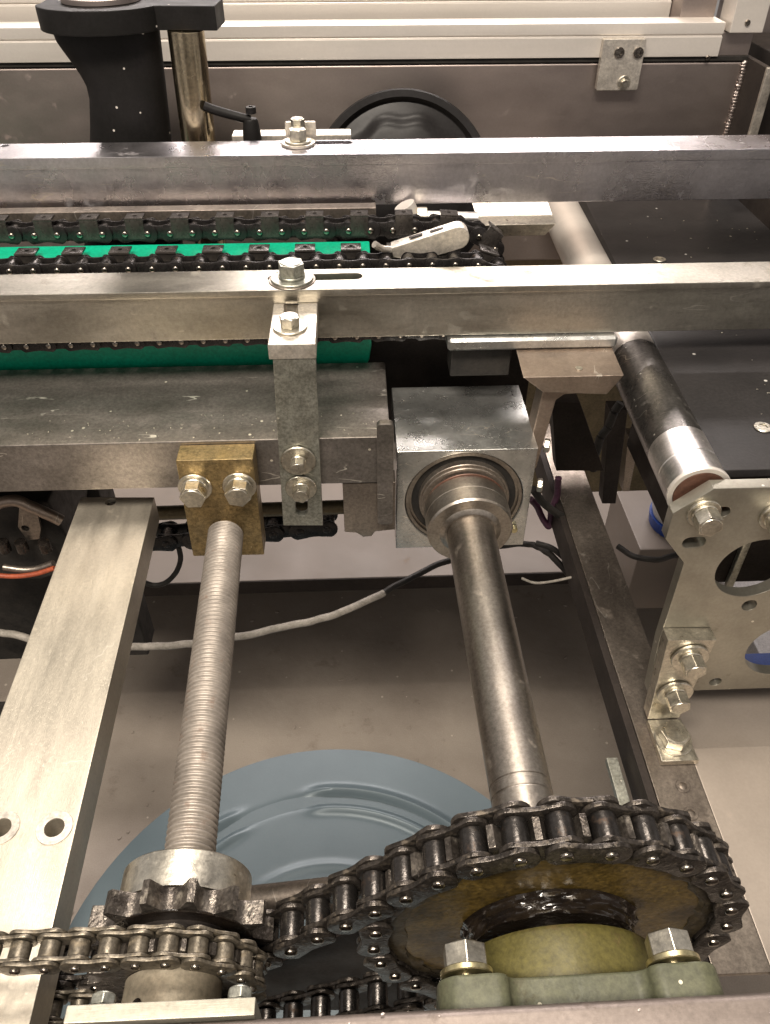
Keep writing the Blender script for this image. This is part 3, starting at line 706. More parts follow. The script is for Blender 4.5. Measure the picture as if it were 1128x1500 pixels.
nf = [p for p in fpts if p[0] > SC.x+.01][0]
bm, _ = sprocket(NF, PF, .0041, atan2(nf[1]-SC.z, nf[0]-SC.x), (SC.x, SC.z), YF-.0027, .0054, .01)
obj('front_toothed_rim', bm, 'teeth', ssp)
obj('grease_film', ring((SC.x, YC-.0059, SC.z), Y_, .02, RS-.0052, .0012, 64), 'grease', ssp)
obj('spacer', cyl((SC.x, YF+.003, SC.z), (SC.x, YC-.0057, SC.z), .026), 'dark', ssp)
hb = lathe((SC.x, .1065, SC.z), Y_, [(0, .0190), (.0008, .0196), (.003, .0196), (.0032, .0216), (.0038, .0220), (YF-.0030-.1065, .0220)], 64)
obj('hub', hb, 'hub', ssp)
q = Vector((SC.x-.0105, .1215, SC.z+.0199))
obj('set_screw', join(ring(q, (-.46, 0, .888), .0012, .0026, .0006, 20), cyl(q - Vector((-.46, 0, .888))*.001, q, .0014, .0001, 6)), 'grease', ssp)
fch = thing('feed_chain', (SC.x, YF, SC.z-RF), 'dusty grey brown roller chain crossing the pale flat bar at lower left', 'chain')
kit2 = ChainKit(PF, .0074, .0065, .0016, .0045, .0022, ('chain_dusty', 'chain_dusty', 'pin', 'tab'))
kit2.lay(fch, fpts, YF, False)

# ------------------------------------------------------------------ drive shaft, bearing block
KC = Vector((.0795, .4625, .0075))
sh = thing('drive_shaft', (.0835, .30, -.017), 'smooth round steel shaft between the bearing block and the big sprocket', 'shaft')
s0 = Vector((.0805, .462, .004)); s1 = Vector((.0848, YC-.02, -.002)); d = s1-s0; L = d.length
obj('shaft', lathe(s0, d, [(0, .0186), (.022, .0186), (.034, .0178), (L-.086, .0172), (L-.0855, .0167), (L-.084, .0167), (L-.0835, .0172), (L-.079, .0172), (L-.0785, .0168), (L-.0775, .0172), (L, .0170)], 72), 'shaft', sh)
obj('collar', lathe(s0 + d.normalized()*-.004, d, [(0, .0300), (.002, .0320), (.020, .0322), (.0203, .0318), (.0208, .0322), (.0335, .0320), (.0350, .0308), (.0352, .0230), (.0375, .0200), (.0376, .0185)], 72), 'shaft', sh)
blk = thing('bearing_block', (.08, .505, -.045), 'shiny square steel bearing block around the far end of the shaft', 'bearing block')
k0, k1, k2, k3 = [atY(px, py, .4620) for px, py in ((582, 662), (789, 655), (766, 801), (580, 805))]
outl = [(k3.x, k3.z+.001), (k2.x, k3.z+.001), (k1.x, k0.z), (k0.x, k0.z)]
obj('body', plate(outl, [circ(KC.x, KC.z, .0455, 72)], (0, .5500, 0), X, Z_, .088, .0012), 'block', blk)
obj('outer_ring', join(ring((KC.x, .4632, KC.z), Y_, .0425, .0452, .006, 72), ring((KC.x, .4655, KC.z), Y_, .0405, .0428, .004, 72)), 'shaft', blk)
obj('rubber_seal', ring((KC.x, .4665, KC.z), Y_, .0345, .0425, .010, 72), 'rubber', blk)
obj('inner_ring', join(ring((KC.x, .4610, KC.z+.001), Y_, .0285, .0348, .010, 72), ring((KC.x, .4590, KC.z+.0005), Y_, .0285, .0332, .004, 72)), 'rail', blk)
obj('copper_ring', ring((KC.x+.001, .4568, KC.z-.0005), Y_, .0280, .0308, .0008, 72), 'copper', blk)
obj('grease_nipple', hexhead(atY(752, 772, .4615), (0, -1, 0), .0055, .004), 'yellow', blk)
fill = obj('inner_plug', ring((KC.x, .480, KC.z), Y_, .02, .0455, .004), 'rubber', blk)

# ------------------------------------------------------------------ pale flat bar at left
fb = thing('flat_bar', (-.19, .3, -.026), 'wide pale aluminium flat bar with drilled holes at the left', 'bar')
h1, h2, h3 = atZ(80, 1213, 0), atZ(2, 1213, 0), atZ(162, 735, 0)
A0, A1 = atZ(118, 728, 0), atZ(224, 728, 0)
A0.x -= .0; 
ou = [(-.214, -.02), (-.1485, -.02), (A1.x+.001, A1.y), (A0.x, A0.y)]
obj('bar', plate(ou, [circ(h1.x, h1.y, .0052), circ(h2.x, h2.y, .0052), circ(h3.x, h3.y, .0040)], (0, 0, -.024), X, Y_, .024, .0008), 'flat', fb)
obj('hole_shade', cyl((h3.x, h3.y, -.02), (h3.x, h3.y, -.003), .0039), 'grease', fb)  # black plug added so the far hole looks dark, shade as colour
for h in (h1, h2):
    obj('countersink', ring((h.x, h.y, .0001), Z_, .0053, .0095, .0005, 40, .0002), 'alu_cast', fb)

# ------------------------------------------------------------------ front frame beam and what is bolted to it
fr = thing('front_beam', (0, .05, .0), 'brownish stainless frame beam along the bottom edge', 'beam')
bx = box(-.42, .42, .02, .1, -.14, .0685, .004, 4)
for v in bx.verts: v.co.z += (v.co.x-.05)*.022
obj('beam', bx, 'front', fr)
ep = thing('end_bearing_plate', (-.077, .105, .03), 'bright aluminium plate in front of the small double sprocket hub', 'plate')
e = [atZ(*q, .0660) for q in ((102, 1472), (375, 1459))]
obj('plate', box(e[0].x-.001, e[1].x, .1005, e[0].y, -.06, .0660, .0006), 'alu_plate', ep)
for px, py in ((152, 1464), (352, 1450)):
    q = atZ(px, py, .052); q.y = e[0].y+.0002; q.z = .052
    bolt(ep, q, Y_, .0090, .004, .0070, .001, 'zinc_plate')
obj('retaining_disc', ring((SC.x+.002, .1068, SC.z), Y_, .006, .0205, .002, 60), 'hub', ep)

ho = thing('flange_bearing', (.084, .11, -.05), 'grey green painted flange bearing housing with two hex bolts in front of the big sprocket', 'bearing')
y0, y1 = .1006, .1150
zt = .0575
ou = []
cxh = .0815
L_, R_ = .0255, .1385
def fillet(cx, cz, rr, a0, a1, k=6): return [(cx + rr*cos(radians(a0+(a1-a0)*i/k)), cz + rr*sin(radians(a0+(a1-a0)*i/k))) for i in range(k+1)]
ou = [(L_+.004, -.07), (R_-.004, -.07)] + fillet(R_-.010, zt-.011, .010, 0, 90) + fillet(.1150, zt-.007, .006, 90, 150, 4) + fillet(.1045, zt-.0022, .006, -30, -90, 4)[::1] + [(cxh, zt-.0082)] + fillet(.0590, zt-.0022, .006, -90, -150, 4) + fillet(.0485, zt-.007, .006, 30, 90, 4) + fillet(L_+.010, zt-.011, .010, 90, 180)
bmf = plate(ou, [], (0, y1, 0), X, Z_, y1-y0, .0016)
for v in bmf.verts: v.co.z += (v.co.x-.05)*.035
obj('flange', bmf, 'green_paint', ho)
for i, (px, py) in enumerate(((685, 1396), (1000, 1382))):
    q = atY(px, py, y1+.001); q.y = y1
    q = Vector(((.0380, .1225)[i], y1-.0002, (.0470, .0500)[i]))
    bolt(ho, q + Vector((0, .0013, 0)), Y_, .0168, .0090, .0108, .0026, 'zinc', 'yellow', rot=.52+.1*i, spring=False)
obj('bearing_boss', lathe((BC.x, y1-.002, BC.z-.002), Y_, [(0, .0470), (.012, .0470), (.0232, .0468), (.0252, .0458), (.0260, .0435), (.0262, .02)], 80), 'olive', ho)

rng = random.Random(3)
def crumbs(name, n, xr, yr, z, mat, label, size=(.0004, .0012), cat='debris', zf=None):
    bm = B()
    for i in range(n):
        x = rng.uniform(*xr); y = rng.uniform(*yr); s_ = rng.uniform(*size)
        c = B(); bmesh.ops.create_icosphere(c, subdivisions=1, radius=s_)
        k = rng.uniform(.6, 2.2); a = rng.uniform(0, 3.14)
        for v in c.verts:
            q = Vector((v.co.x*k, v.co.y, v.co.z*.6)); v.co = Vector((q.x*cos(a)-q.y*sin(a) + x, q.x*sin(a)+q.y*cos(a) + y, q.z + (zf(x, y) if zf else z) + s_*.4))
        join(bm, c)
    o = obj(name, bm, mat); tag(o, label, cat); o['kind'] = 'stuff'
crumbs('metal_crumbs', 110, (-.40, .02), (.463, .495), BZ, 'zinc', 'tiny pale metal crumbs on the dark box beam', (.0002, .0007))
crumbs('belt_dust', 120, (.27, .50), (.38, .80), .1002, 'zinc', 'pale dust specks on the black conveyor belt', (.0002, .0008))
crumbs('floor_debris', 160, (-.5, .5), (.5, 1.3), -.95, 'floor', 'small dirt crumbs on the floor below the machine', (.001, .004))
crumbs('beam_dirt', 60, (-.1, .2), (.06, .099), .0685, 'weld', 'small specks on the front frame beam', (.0002, .0006), zf=lambda x, y: .0685 + (x-.05)*.022)

# ------------------------------------------------------------------ green guide, conveyor chains
gg = thing('green_guide', (-.2, .585, .06), 'green plastic chain guide between the two conveyor chains', 'guide')
gp = [(-.5, .050), (-.012, .050), (.003, .058), (.010, .072), (.012, .085), (.012, .147), (-.5, .147)]
obj('guide', prism(gp, (0, .5660, 0), X, Z_, Y_, .020, .0015), 'plastic', gg)
obj('top_strip', box(-.5, .012, .5690, .5960, .1472, .1590, .001), 'plastic', gg)

PK = .0170
kfar = ChainKit(PK, .0085, .0074, .0016, .0050, .0024, ('pin_black', 'roller', 'pin', 'tab'), (.0110, .0106, .0135, -1))
knear = ChainKit(PK, .0085, .0058, .0016, .0048, .0023, ('pin_black', 'roller', 'pin', 'tab'), (.0110, .0058, .0150, 1))
zf = atY(380, 341, .597).z
YFAR = .597 + .0085/2 + .0016*2 + .002
fp = [(-.45, zf), (.070, zf-.0005)] + [(.085, zf-.0025), (.098, zf-.007), (.108, zf-.014), (.114, zf-.023), (.114, zf-.034), (.105, zf-.046), (.09, zf-.054), (.0, zf-.058)]
fp = [fp[0], fp[1]] + [tuple(q.xz) for q in smooth_path([Vector((x, 0, z)) for x, z in fp[1:]], 12)][1:]
x0 = atY(380, 341, .597).x      # an outer link's left pin
st = (x0 + .45) % (2*PK)
cf = thing('conveyor_chain', (-.1, YFAR, zf-.06), 'rear black conveyor chain with folded tabs above the green guide', 'chain', 'conveyor chains with mounting tabs')
fpts2 = walk(fp, PK, st)
kfar.lay(cf, fpts2, YFAR, False, 1, 0)
zn = atY(360, 394.5, .552).z
YN = .552 + .0085/2 + .0016*2 + .002
npth = [(-.45, zn+.001), (.052, zn), (.085, zn-.0005), (.100, zn-.003), (.112, zn-.010), (.117, zn-.020), (.112, zn-.034), (.10, zn-.048), (.085, zn-.0560), (-.45, .0950)]
npth = [npth[0], npth[1]] + [tuple(q.xz) for q in smooth_path([Vector((x, 0, z)) for x, z in npth[1:9]], 12)][1:] + [npth[9]]
x0 = atY(360, 391, .552).x
cn = thing('conveyor_chain', (-.1, YN, .08), 'nearer black conveyor chain with flat square tabs, looping under the front guide bar', 'chain', 'conveyor chains with mounting tabs')
npts = walk(npth, PK, (x0 + .45) % (2*PK))
knear.lay(cn, npts, YN, False, 1, 0)
# chain tension lever, pale aluminium, angled between the two chains
lv2 = thing('tension_lever', (.045, .57, .155), 'pale slanted aluminium lever with two holes lying across the conveyor chains', 'lever')
a0, a1 = atZ(560, 365, .172), atZ(678, 334, .180)
yl = .566
w0, w1 = atY(572, 362, yl), atY(668, 335, yl)
dirv = (w1-w0).normalized(); L = (w1-w0).length; nn = Vector((-dirv.z, 0, dirv.x))
pl = [(0, -.001)] + [(L + .0085*cos(t), -.0075 + .0085*sin(t)) for t in [pi/2 - pi*i/10 for i in range(11)]] + [(L*.3, -.0165), (0, -.008)]
obj('lever', prism(pl, w0, dirv, nn, Y_, .0125, .0010), 'alu_cast', lv2)
for s in (.40, .72):
    q = w0 + dirv*(L*s) + nn*.0004 + Y_*.006
    m_ = B(); bmt = plate(slot(-.0035, 0, .0035, 0, .0018), [], q, dirv, Y_, .0006, .0001)
    for v in bmt.verts: pass
    obj('slot_insert', bmt, 'dark', lv2)
tp = tube([w0 + Vector((-.012, -.004, .004)), w0 + Vector((-.006, .0, -.001)), w0 + Vector((.004, .004, -.004))], .0026)
obj('tip', tp, 'alu_cast', lv2)
# strip, pipe, and fittings behind the rear chain
st_ = obj('rear_strip', box(-.5, .018, .622, .634, .160, atY(300, 308, .622).z, .0008), 'rail'); tag(st_, 'thin pale strip directly under the rear guide bar, behind the chain', 'strip')
pp = thing('support_pipe', (.06, .625, .15), 'short bright rod fitting behind the slanted lever', 'rod')
q0, q1 = atY(618, 318, .625), atY(700, 320, .625)
obj('rod', cyl(q0, q1, .0050), 'chrome', pp)
obj('end_ring', cyl(q0 - X*.004, q0 + X*.004, .0075), 'zinc', pp)
obj('stub', cyl(atY(592, 300, .63), atY(606, 330, .63), .0085), 'alu', pp)
dp = obj('dark_bracket', box(.075, .135, .55, .585, .100, .132, .002), 'dark'); tag(dp, 'black chain shoe under the right hand end of the conveyor chains', 'shoe')

# transfer plates
ft = thing('transfer_plate', (.13, .62, .155), 'far pale slanted plate between the rear chain end and the roller', 'plate', 'slanted transfer plates beside the roller')
y2 = .615
c1_, c2_, c3_, c4_ = atY(702, 330, y2), atY(815, 328, y2), atY(800, 348, y2), atY(722, 350, y2)
q1, q2 = atZ(700, 305, c1_.z), atZ(808, 300, c1_.z)
obj('plate', hexa([(c4_.x, y2+.004, c4_.z), (c3_.x, y2+.004, c3_.z), (c3_.x, .68, c3_.z), (c4_.x, .68, c4_.z),
                   (c1_.x, y2, c1_.z), (c2_.x, y2, c2_.z), (c2_.x+.006, .70, c2_.z), (c1_.x, .70, c1_.z)], .0010), 'zinc', ft)
nt_ = thing('transfer_plate', (.15, .48, .09), 'near rust tinged slanted plate under the front guide bar, left of the roller', 'plate', 'slanted transfer plates beside the roller')
zn_ = .1110
g0, g1_ = atZ(766, 553, zn_), atZ(915, 550, zn_); h0, h1_ = atZ(760, 514, zn_), atZ(897, 500, zn_)
i0, i1 = atY(795, 573, g0.y+.006), atY(888, 576, g0.y+.006)
obj('plate', hexa([(i0.x, g0.y+.004, i0.z), (i1.x, g0.y+.004, i1.z), (i1.x, .56, i1.z), (i0.x, .56, i0.z),
                   (g0.x, g0.y, zn_), (g1_.x, g0.y, zn_), (h1_.x, .56, zn_), (h0.x, .56, zn_)], .0009), 'rust', nt_)
j0, j1 = atZ(655, 492, zn_+.009), atZ(655, 505, zn_+.009)
v0 = atZ(655, 513, zn_); 
obj('raised_strip', box(v0.x, h1_.x, v0.y-.003, v0.y+.032, zn_+.0002, zn_+.0098, .0020, 1), 'block', nt_)
q = atZ(848, 540, zn_); obj('rivet', cyl(q, q + Z_*.0008, .0026), 'zinc', nt_)
pk = obj('packing_block', box(v0.x+.004, g0.x, v0.y+.006, v0.y+.03, .085, zn_, .001), 'rubber'); tag(pk, 'dark packing block below the raised strip of the near transfer plate', 'block')
# bracket below
br = thing('angle_bracket', (.14, .49, .0), 'rusty angle bracket under the near transfer plate, right of the bearing block', 'bracket')
yk2 = g0.y + .012
a0, a1 = atY(795, 578, yk2), atY(860, 577, yk2)
m0, m1 = atY(780, 640, yk2), atY(800, 600, yk2)
pl = [(a0.x, i0.z-.0005), (a1.x, i0.z-.0005), (a1.x, i0.z-.0065), (a0.x+.016, i0.z-.0072), (a0.x+.0105, i0.z-.012), (a0.x+.004, i0.z-.075), (a0.x-.006, i0.z-.075)]
obj('bracket', prism(pl, (0, yk2, 0), X, Z_, Y_, .018, .001), 'rust', br)
for z_ in (.028, .0):
    pass
sb3 = thing('stop_screws', (.135, .47, 0), 'two small bright screw heads at the right side of the bearing block', 'screws')
for (px, py) in ((797, 652), (787, 710)):
    q = atY(px, py, .485); obj('screw_head', hexhead(q, (1, -.25, 0), .010, .004), 'zinc', sb3)

# ------------------------------------------------------------------ roller and belt conveyor at right
rl = thing('end_roller', (.217, .58, .066), 'long chromed roller with a dark sleeve at the left edge of the black belt', 'roller')
r0, r1_ = Vector((.2118, .372, .085)), Vector((.2249, .846, .085)); d = (r1_-r0).normalized()
L = (r1_-r0).length
obj('tube', lathe(r0, d, [(0, .0185), (.0008, .0197), (.02, .0197), (.0205, .0192), (.0212, .0197), (.045, .0197)], 72, True), 'chrome', rl)
obj('sleeve', lathe(r0 + d*.0452, d, [(0, .0196), (.115, .0196)], 72), 'tube', rl)
obj('lit_far_tube', lathe(r0 + d*.1604, d, [(0, .0199), (L-.1604, .0199)], 72), 'alu', rl)  # same roller; paler metal stands in for lamp reflections on its far part
obj('end_cap', ring(r0 - d*.0006, d, .0168, .0199, .003, 64), 'alu', rl)
obj('bearing_disc', cyl(r0 - d*.001, r0 + d*.001, .0165), 'copper', rl)
bl = thing('conveyor_belt', (.40, .60, .09), 'flat black conveyor belt surface with round rivets at the right', 'belt')
zb2 = .1000
bx0, bx1 = atZ(1056, 697, zb2), atZ(864, 305, zb2)
obj('surface', hexa([(bx0.x, .3755, zb2-.006), (.75, .3755, zb2-.006), (.75, .84, zb2-.006), (bx1.x, .84, zb2-.006),
                     (bx0.x, .3755, zb2), (.75, .3755, zb2), (.75, .84, zb2), (bx1.x, .84, zb2)], .0008), 'belt', bl)
obj('edge_strip', hexa([(bx0.x-.0075, .3755, zb2-.012), (bx0.x-.0003, .3755, zb2-.012), (bx1.x-.0003, .84, zb2-.012), (bx1.x-.0075, .84, zb2-.012),
                     (bx0.x-.0075, .3755, zb2-.002), (bx0.x-.0003, .3755, zb2+.0012), (bx1.x-.0003, .84, zb2+.0012), (bx1.x-.0075, .84, zb2-.002)], .0008), 'black', bl)
for px, py in ((966, 381), (1117, 627)):
    q = atZ(px, py, zb2); bm = ring(q + Z_*.0001, Z_, .0030, .0058, .0012, 36); join(bm, cyl(q, q + Z_*.0007, .0028, .0002, 24))
    obj('rivet', bm, 'zinc', bl)

# side plate
YS = .3690
spt = thing('side_plate', (.27, .37, -.12), 'grey machined side plate with large round cut outs at the right edge', 'plate')
def pY(px, py, Y=YS-.009): q = atY(px, py, Y); return (q.x, q.z)
P0 = pY(986, 752); P1 = pY(1046, 716); P2 = pY(1140, 722)
ou = [pY(1000, 822), pY(948, 1040), pY(975, 1012), pY(1128, 1012)]
zb4 = pY(1010, 1012)[1]
ou = [P0, pY(975, 790), pY(1002, 825), pY(965, 940), (pY(950, 1010)[0], zb4), (.46, zb4), (.46, P1[1]), P1]
holes = []
hA = pY(1108, 832); hB = pY(1150, 955)
holes.append(circ(hA[0], hA[1]-.001, .0265, 56)); holes.append(circ(hB[0], hB[1]+.003, .0295, 56))
holes.append(slot(pY(1010, 795)[0], pY(1010, 795)[1], pY(1024, 794)[0], pY(1024, 794)[1], .0045))
holes.append(slot(pY(1050, 752)[0], pY(1050, 752)[1], pY(1060, 750)[0], pY(1060, 750)[1], .0042))
holes.append(circ(*pY(1098, 887), .0052)); holes.append(circ(*pY(1048, 999), .0046)); holes.append(circ(*pY(1037, 735), .0014))
obj('plate', plate(ou, holes, (0, YS, 0), X, Z_, .009, .0006), 'side_plate', spt)
bolt(spt, atY(1030, 750, YS-.009), (0, -1, 0), .0145, .010, .0105, .0022)
bolt(spt, atY(1136, 755, YS-.009), (0, -1, 0), .0145, .010, .0105, .0022)
bolt(spt, atY(1136, 755, YS-.009), (0, -1, 0), .0145, .010, .0105, .0022) if False else None
mh = thing('hole_backing', (.37, .5, -.05), 'dark box added behind the upper cut out of the side plate to darken it', 'housing')
obj('housing', box(.262, .52, .43, .62, -.060, .070, .003), 'dark', mh)  # box added so that the upper cut out shows dark
obj('rib', box(.290, .296, .425, .4299, -.060, .070, .001), 'zinc_plate', mh)
# L bracket
lb = thing('corner_bracket', (.24, .34, -.13), 'bright corner bracket with three hex bolts joining the side plate to the rail', 'bracket')
YL = YS-.0093-.0115
ZR = -.130
tl, tr_ = pY(987, 938, YL), pY(1050, 938, YL)
xf0, xf1 = atZ(952, 1060, ZR+.005), atZ(1020, 1110, ZR+.005)
obj('upright', plate([(xf0.x-.001, ZR+.006), (xf1.x-.002, ZR+.006), (tr_[0], tr_[1]), (tl[0]-.004, tl[1])], [], (0, YS-.0093, 0), X, Z_, .0113, .0006), 'zinc', lb)
yy0 = atZ(980, 1115, ZR+.006).y
obj('foot', plate([(xf0.x-.001, yy0), (xf1.x+.001, yy0), (xf1.x-.001, YL-.0002), (xf0.x-.001, YL-.0002)], [], (0, 0, ZR+.0003), X, Y_, .0057, .0006), 'zinc', lb)
bolt(lb, atY(1010, 962, YL-.0002), (0, -1, 0), .0145, .010, .0135, .0022)
bolt(lb, atY(988, 1014, YL-.0002), (0, -1, 0), .0145, .010, .0135, .0022)
bolt(lb, atZ(986, 1084, ZR+.0062), Z_, .0195, .008, .0140, .0015, spring=False)
# rail and tray
ra = thing('support_rail', (.23, .5, -.17), 'dull steel support rail running away under the side plate, dark at its far end', 'rail')
xr0, xr1 = atZ(973, 1198, ZR).x, atZ(870, 900, ZR).x
obj('top', box(.2085, .2445, .17, .76, ZR-.004, ZR, .0006), 'rail', ra)
obj('left_side', box(.2020, .2083, .17, .76, ZR-.032, ZR-.001, .0006), 'dark', ra)
for px, py in ((1000, 1152), (1012, 1192)):
    q = atZ(px, py, ZR); obj('rivet', join(ring(q, Z_, .0030, .0052, .0008, 30), lathe(q, Z_, [(0, .0036), (.0004, .0030), (.0009, .001)], 24)), 'rail', ra)
lt = obj('tray', box(.2447, .80, .12, .3262, ZR-.006, ZR-.0003, .001), 'tray'); tag(lt, 'wide pale steel tray right of the big sprocket', 'tray')
l2 = obj('lower_tray', box(.2447, .80, .3264, .40, ZR-.055, ZR-.02, .001), 'tray'); tag(l2, 'brownish lower steel ledge under the side plate', 'ledge')
l3 = obj('small_bar', box(.188, .197, .22, .335, ZR-.03, ZR-.024, .0006), 'zinc_plate'); tag(l3, 'small pale bar left of the rail, just behind the big chain', 'bar')
cp_ = thing('cable_clip', (.2, .5, -.15), 'thin bent wire tie with a small clip at the left of the rail', 'wire tie')
zc2 = -.15
obj('wire', tube([atZ(764, 847, zc2), atZ(785, 854, zc2), atZ(815, 850, zc2), atZ(850, 843, zc2)], .0013), 'cable_grey', cp_)
obj('clip', cyl(atZ(846, 838, zc2), atZ(862, 836, zc2), .006), 'zinc_plate', cp_)

# ------------------------------------------------------------------ cables, hoses
def cable(name, pts, r, mat, label, cat='cable'):
    o = obj(name, tube(pts, r), mat); tag(o, label, cat); return o
zc3 = -.24
cable('grey_cable', [atZ(x, y, zc3) for x, y in ((-60, 915), (0, 925), (45, 936), (120, 946), (190, 948), (270, 944), (345, 934), (420, 917), (480, 904), (520, 888), (562, 868))], .0040, 'cable_grey', 'dusty pale grey cable sagging across behind the threaded rod')
cable('black_cable', [atZ(x, y, zc3) for x, y in ((562, 868), (600, 848), (640, 828), (680, 815), (730, 800), (775, 797))] + [atZ(x, y, -.2) for x, y in ((805, 812), (830, 838), (852, 868), (875, 915), (900, 975))], .0036, 'rubber', 'black cable from the grey cable past the shaft to the rail')
cable('black_cable', [atZ(x, y, -.19) for x, y in ((785, 795), (812, 805), (838, 828), (858, 858), (880, 905), (905, 965))], .0032, 'rubber', 'second black cable running down beside the rail')
cable('loop_cable', [atY(x, y, .56) for x, y in ((262, 800), (264, 820), (258, 840), (243, 853), (225, 857), (205, 850))], .0026, 'rubber', 'short curled black cable between flat bar and threaded rod')
cable('hose', [atZ(x, y, -.22) for x, y in ((905, 800), (930, 815), (960, 820), (995, 812))], .0034, 'rubber', 'black hose ending at the side plate', 'hose')
cable('purple_cable', [atY(x, y, .62) for x, y in ((778, 730), (792, 752), (803, 772), (808, 750), (815, 725), (818, 700))], .0034, 'cable_purple', 'dark purple cable bent to a V right of the bearing block')
cable('black_cable', [atY(x, y, .60) for x, y in ((780, 715), (795, 735), (815, 752), (835, 760))], .0040, 'rubber', 'short black cable right of the bearing block, above the V bend')
cable('hose', [atY(x, y, .75) for x, y in ((908, 590), (893, 620), (876, 650), (868, 690))], .0050, 'rubber', 'black hose curving down left of the roller', 'hose')
cable('orange_cable', [atY(x, y, .50) for x, y in ((-20, 842), (20, 843), (50, 841), (80, 833))], .0022, 'cable_red', 'orange cable left of the pale flat bar')

# dark upright behind and wall pieces right of block
up = thing('dark_upright', (.26, .8, -.2), 'dark upright strip hanging behind the roller', 'upright')
o4 = [atY(x, y, .78) for x, y in ((893, 600), (920, 600), (902, 738), (882, 738))]
obj('strip', prism([(q.x, q.z) for q in (o4[3], o4[2], o4[1], o4[0])], (0, .78, 0), X, Z_, Y_, .02, .001), 'dark', up)
o4 = [atY(x, y, .80) for x, y in ((920, 640), (938, 640), (922, 720), (912, 720))]
obj('side_strip', prism([(q.x, q.z) for q in (o4[3], o4[2], o4[1], o4[0])], (0, .80, 0), X, Z_, Y_, .02, .001), 'rail', up)
wl = thing('inner_wall', (.3, .92, -.3), 'olive grey inner panel behind the roller and the bearing block', 'panel')
o4 = [atY(x, y, .93) for x, y in ((730, 330), (990, 330), (960, 720), (700, 720))]
obj('panel', prism([(o4[3].x, atY(840, 722, .93).z), (o4[2].x, atY(840, 722, .93).z), (o4[1].x+.1, o4[1].z), (o4[0].x, o4[0].z)], (0, .93, 0), X, Z_, Y_, .02, .002), 'olive_metal', wl)
bb_ = thing('dark_crossmember', (.22, .8, .0), 'dark slanting brace above the far end of the rail', 'brace')
o4 = [atY(x, y, .64) for x, y in ((808, 590), (850, 590), (885, 690), (815, 690))]
obj('brace', prism([(q.x, q.z) for q in (o4[3], o4[2], o4[1], o4[0])], (0, .64, 0), X, Z_, Y_, .02, .001), 'dark', bb_)
bc = thing('plastic_jug', (.35, .75, -.4), 'pale plastic jug with a blue base standing behind the side plate', 'jug')
q = atZ(978, 760, -.45)
obj('body', lathe((q.x+.02, q.y, -.44), Z_, [(0, .045), (.01, .048), (.12, .046), (.15, .03), (.17, .018), (.19, .018)], 40), 'bin', bc)
obj('base', lathe((q.x+.02, q.y, -.46), Z_, [(0, .047), (.0195, .05)], 40), 'blue', bc)
st4 = obj('jug_stand', box(q.x-.06, q.x+.12, q.y-.06, q.y+.1, -.60, -.4605, .003), 'base'); tag(st4, 'beige step under the pale jug', 'step')
b2 = thing('storage_bin', (.42, .5, -.5), 'pale grey bin with blue rim seen through the lower cut out of the plate', 'bin')
q = atZ(1125, 955, -.40)
obj('bin', box(q.x+.0, q.x+.2, q.y-.02, q.y+.25, -.60, -.42, .006), 'bin', b2)
bq = atZ(1112, 972, -.419)
obj('band', box(bq.x-.06, bq.x+.12, bq.y-.012, bq.y+.012, -.4195, -.412, .002), 'blue', b2)
obj('rim', box(q.x-.005, q.x+.205, q.y-.034, q.y-.0205, -.47, -.419, .003), 'blue', b2)

# ------------------------------------------------------------------ machinery below the box beam
rc = thing('return_chain', (-.1, .55, -.06), 'black return chain hanging below the dark box beam', 'chain')
yR = .560
kr = ChainKit(.0254, .012, .0105, .0024, .0075, .004, ('pin_black', 'pin_black', 'pin_black', 'tab'))
ps = []
za, zb5 = atY(230, 788, yR).z, atY(500, 762, yR).z
xa, xb = atY(205, 780, yR).x, atY(502, 760, yR).x
ln = hypot(xb-xa, zb5-za)
kr.lay(rc, walk([(xa, za), ((xa+xb)/2, (za+zb5)/2-.001), (xb, zb5)], .0254, 0), yR)
ot = obj('cross_tube', cyl(atY(215, 752, .54), atY(520, 742, .54), .0065), 'olive_metal'); tag(ot, 'dull olive tube just above the hanging return chain', 'tube')
wt = obj('white_strip', box(-.10, .02, .60, .61, -.058, -.046, .001), 'alu'); tag(wt, 'pale strip behind the hanging strap', 'strip')
dc = obj('void_backing', box(-.40, .150, .5905, .61, -.03, .115, .001), 'dark'); tag(dc, 'black panel added to darken the void behind the green guide and the dark box beam', 'backing')  # dark sheet added in place of the shade in the void
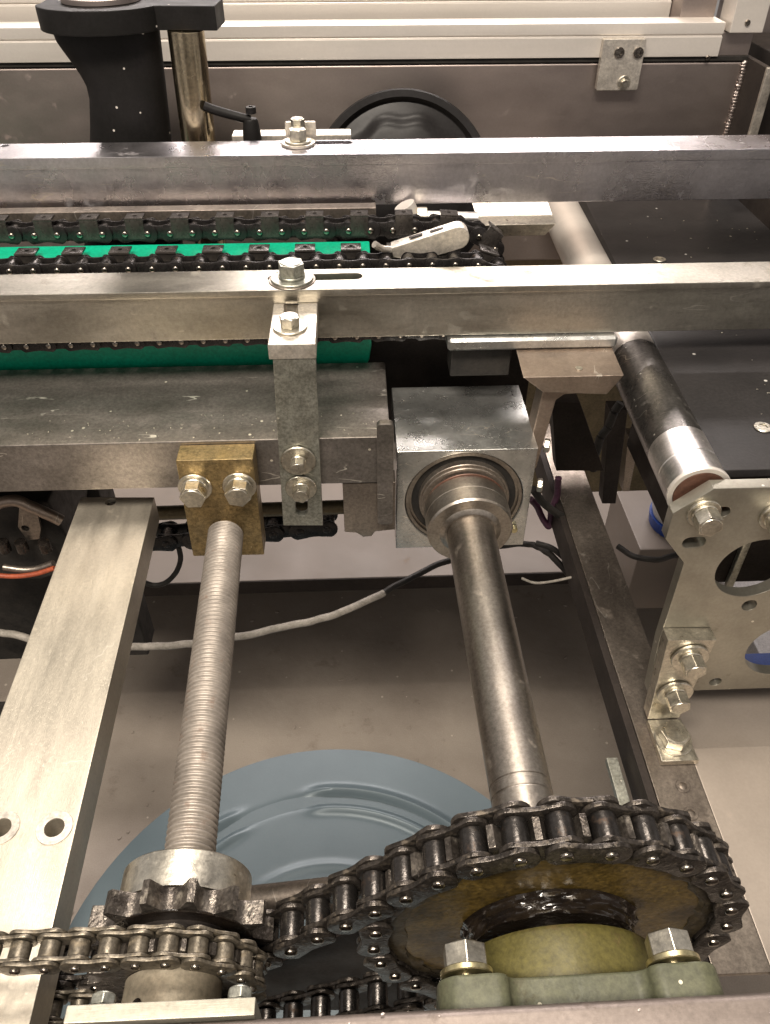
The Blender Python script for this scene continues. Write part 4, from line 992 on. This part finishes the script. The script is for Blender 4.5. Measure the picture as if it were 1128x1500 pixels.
# left dark drive unit
lu = thing('drive_unit', (-.32, .55, -.15), 'dark drive unit with a grey lug and chain teeth left of the flat bar', 'drive unit')
o5 = [atY(x, y, .53) for x, y in ((-60, 725), (70, 735), (98, 790), (95, 838), (60, 850), (-60, 850))]
obj('housing', prism([(q.x, q.z) for q in o5[::-1]], (0, .53, 0), X, Z_, Y_, .08, .003), 'rubber', lu)
o6 = [atY(x, y, .52) for x, y in ((28, 742), (52, 740), (60, 775), (58, 790), (40, 792), (26, 772))]
hq = atY(37, 774, .52)
obj('lug', plate([(q.x, q.z) for q in o6[::-1]], [circ(hq.x, hq.z, .0032)], (0, .524, 0), X, Z_, .004, .0006), 'rail', lu)
for x in (6, 32, 66):
    q = atY(x, 800, .515); obj('tooth', cyl(q - Z_*.006, q + Z_*.006, .0052, .001, 16), 'chain', lu)
kl = obj('link_arm', tube([atY(-20, 742, .51), atY(20, 733, .51), atY(45, 742, .51), atY(90, 762, .51)], .005), 'rust', None)
tag(kl, 'pinkish bent steel arm between drive unit and flat bar', 'arm')
sp6 = obj('pale_strip', tube([atY(5, 830, .505), atY(45, 834, .505), atY(78, 826, .505)], .003), 'rail'); tag(sp6, 'small grey strip above the orange cable', 'strip')
lw = obj('dark_cover', box(-.55, -.262, .62, .66, -.36, .0, .002), 'rubber'); tag(lw, 'large black cover plate left of the flat bar', 'cover')
lw2 = obj('inner_shield', hexa([(-.50, .25, -.42), (-.33, .25, -.42), (-.33, .60, -.42), (-.50, .60, -.42), (-.50, .25, -.415), (-.33, .25, -.415), (-.33, .60, -.415), (-.50, .60, -.415)], .001), 'rubber'); tag(lw2, 'black shield below the grey cable left of the flat bar', 'shield')
# dark trough and brown shaft below the drive chain
o7 = [atY(x, y, .185) for x, y in ((375, 1425), (470, 1385), (540, 1350), (660, 1360), (700, 1480), (375, 1480))]
tg = obj('guard_plate', prism([(q.x, q.z) for q in o7[::-1]], (0, .185, 0), X, Z_, Y_, .003, .0006), 'dark'); tag(tg, 'dark brown guard plate under the slanting run of the drive chain', 'plate')
rs = obj('cross_bar', cyl(atY(330, 1330, .21), atY(600, 1300, .21), .0110), 'rail'); tag(rs, 'dark brown round bar behind the small sprocket, above the chain run', 'bar')
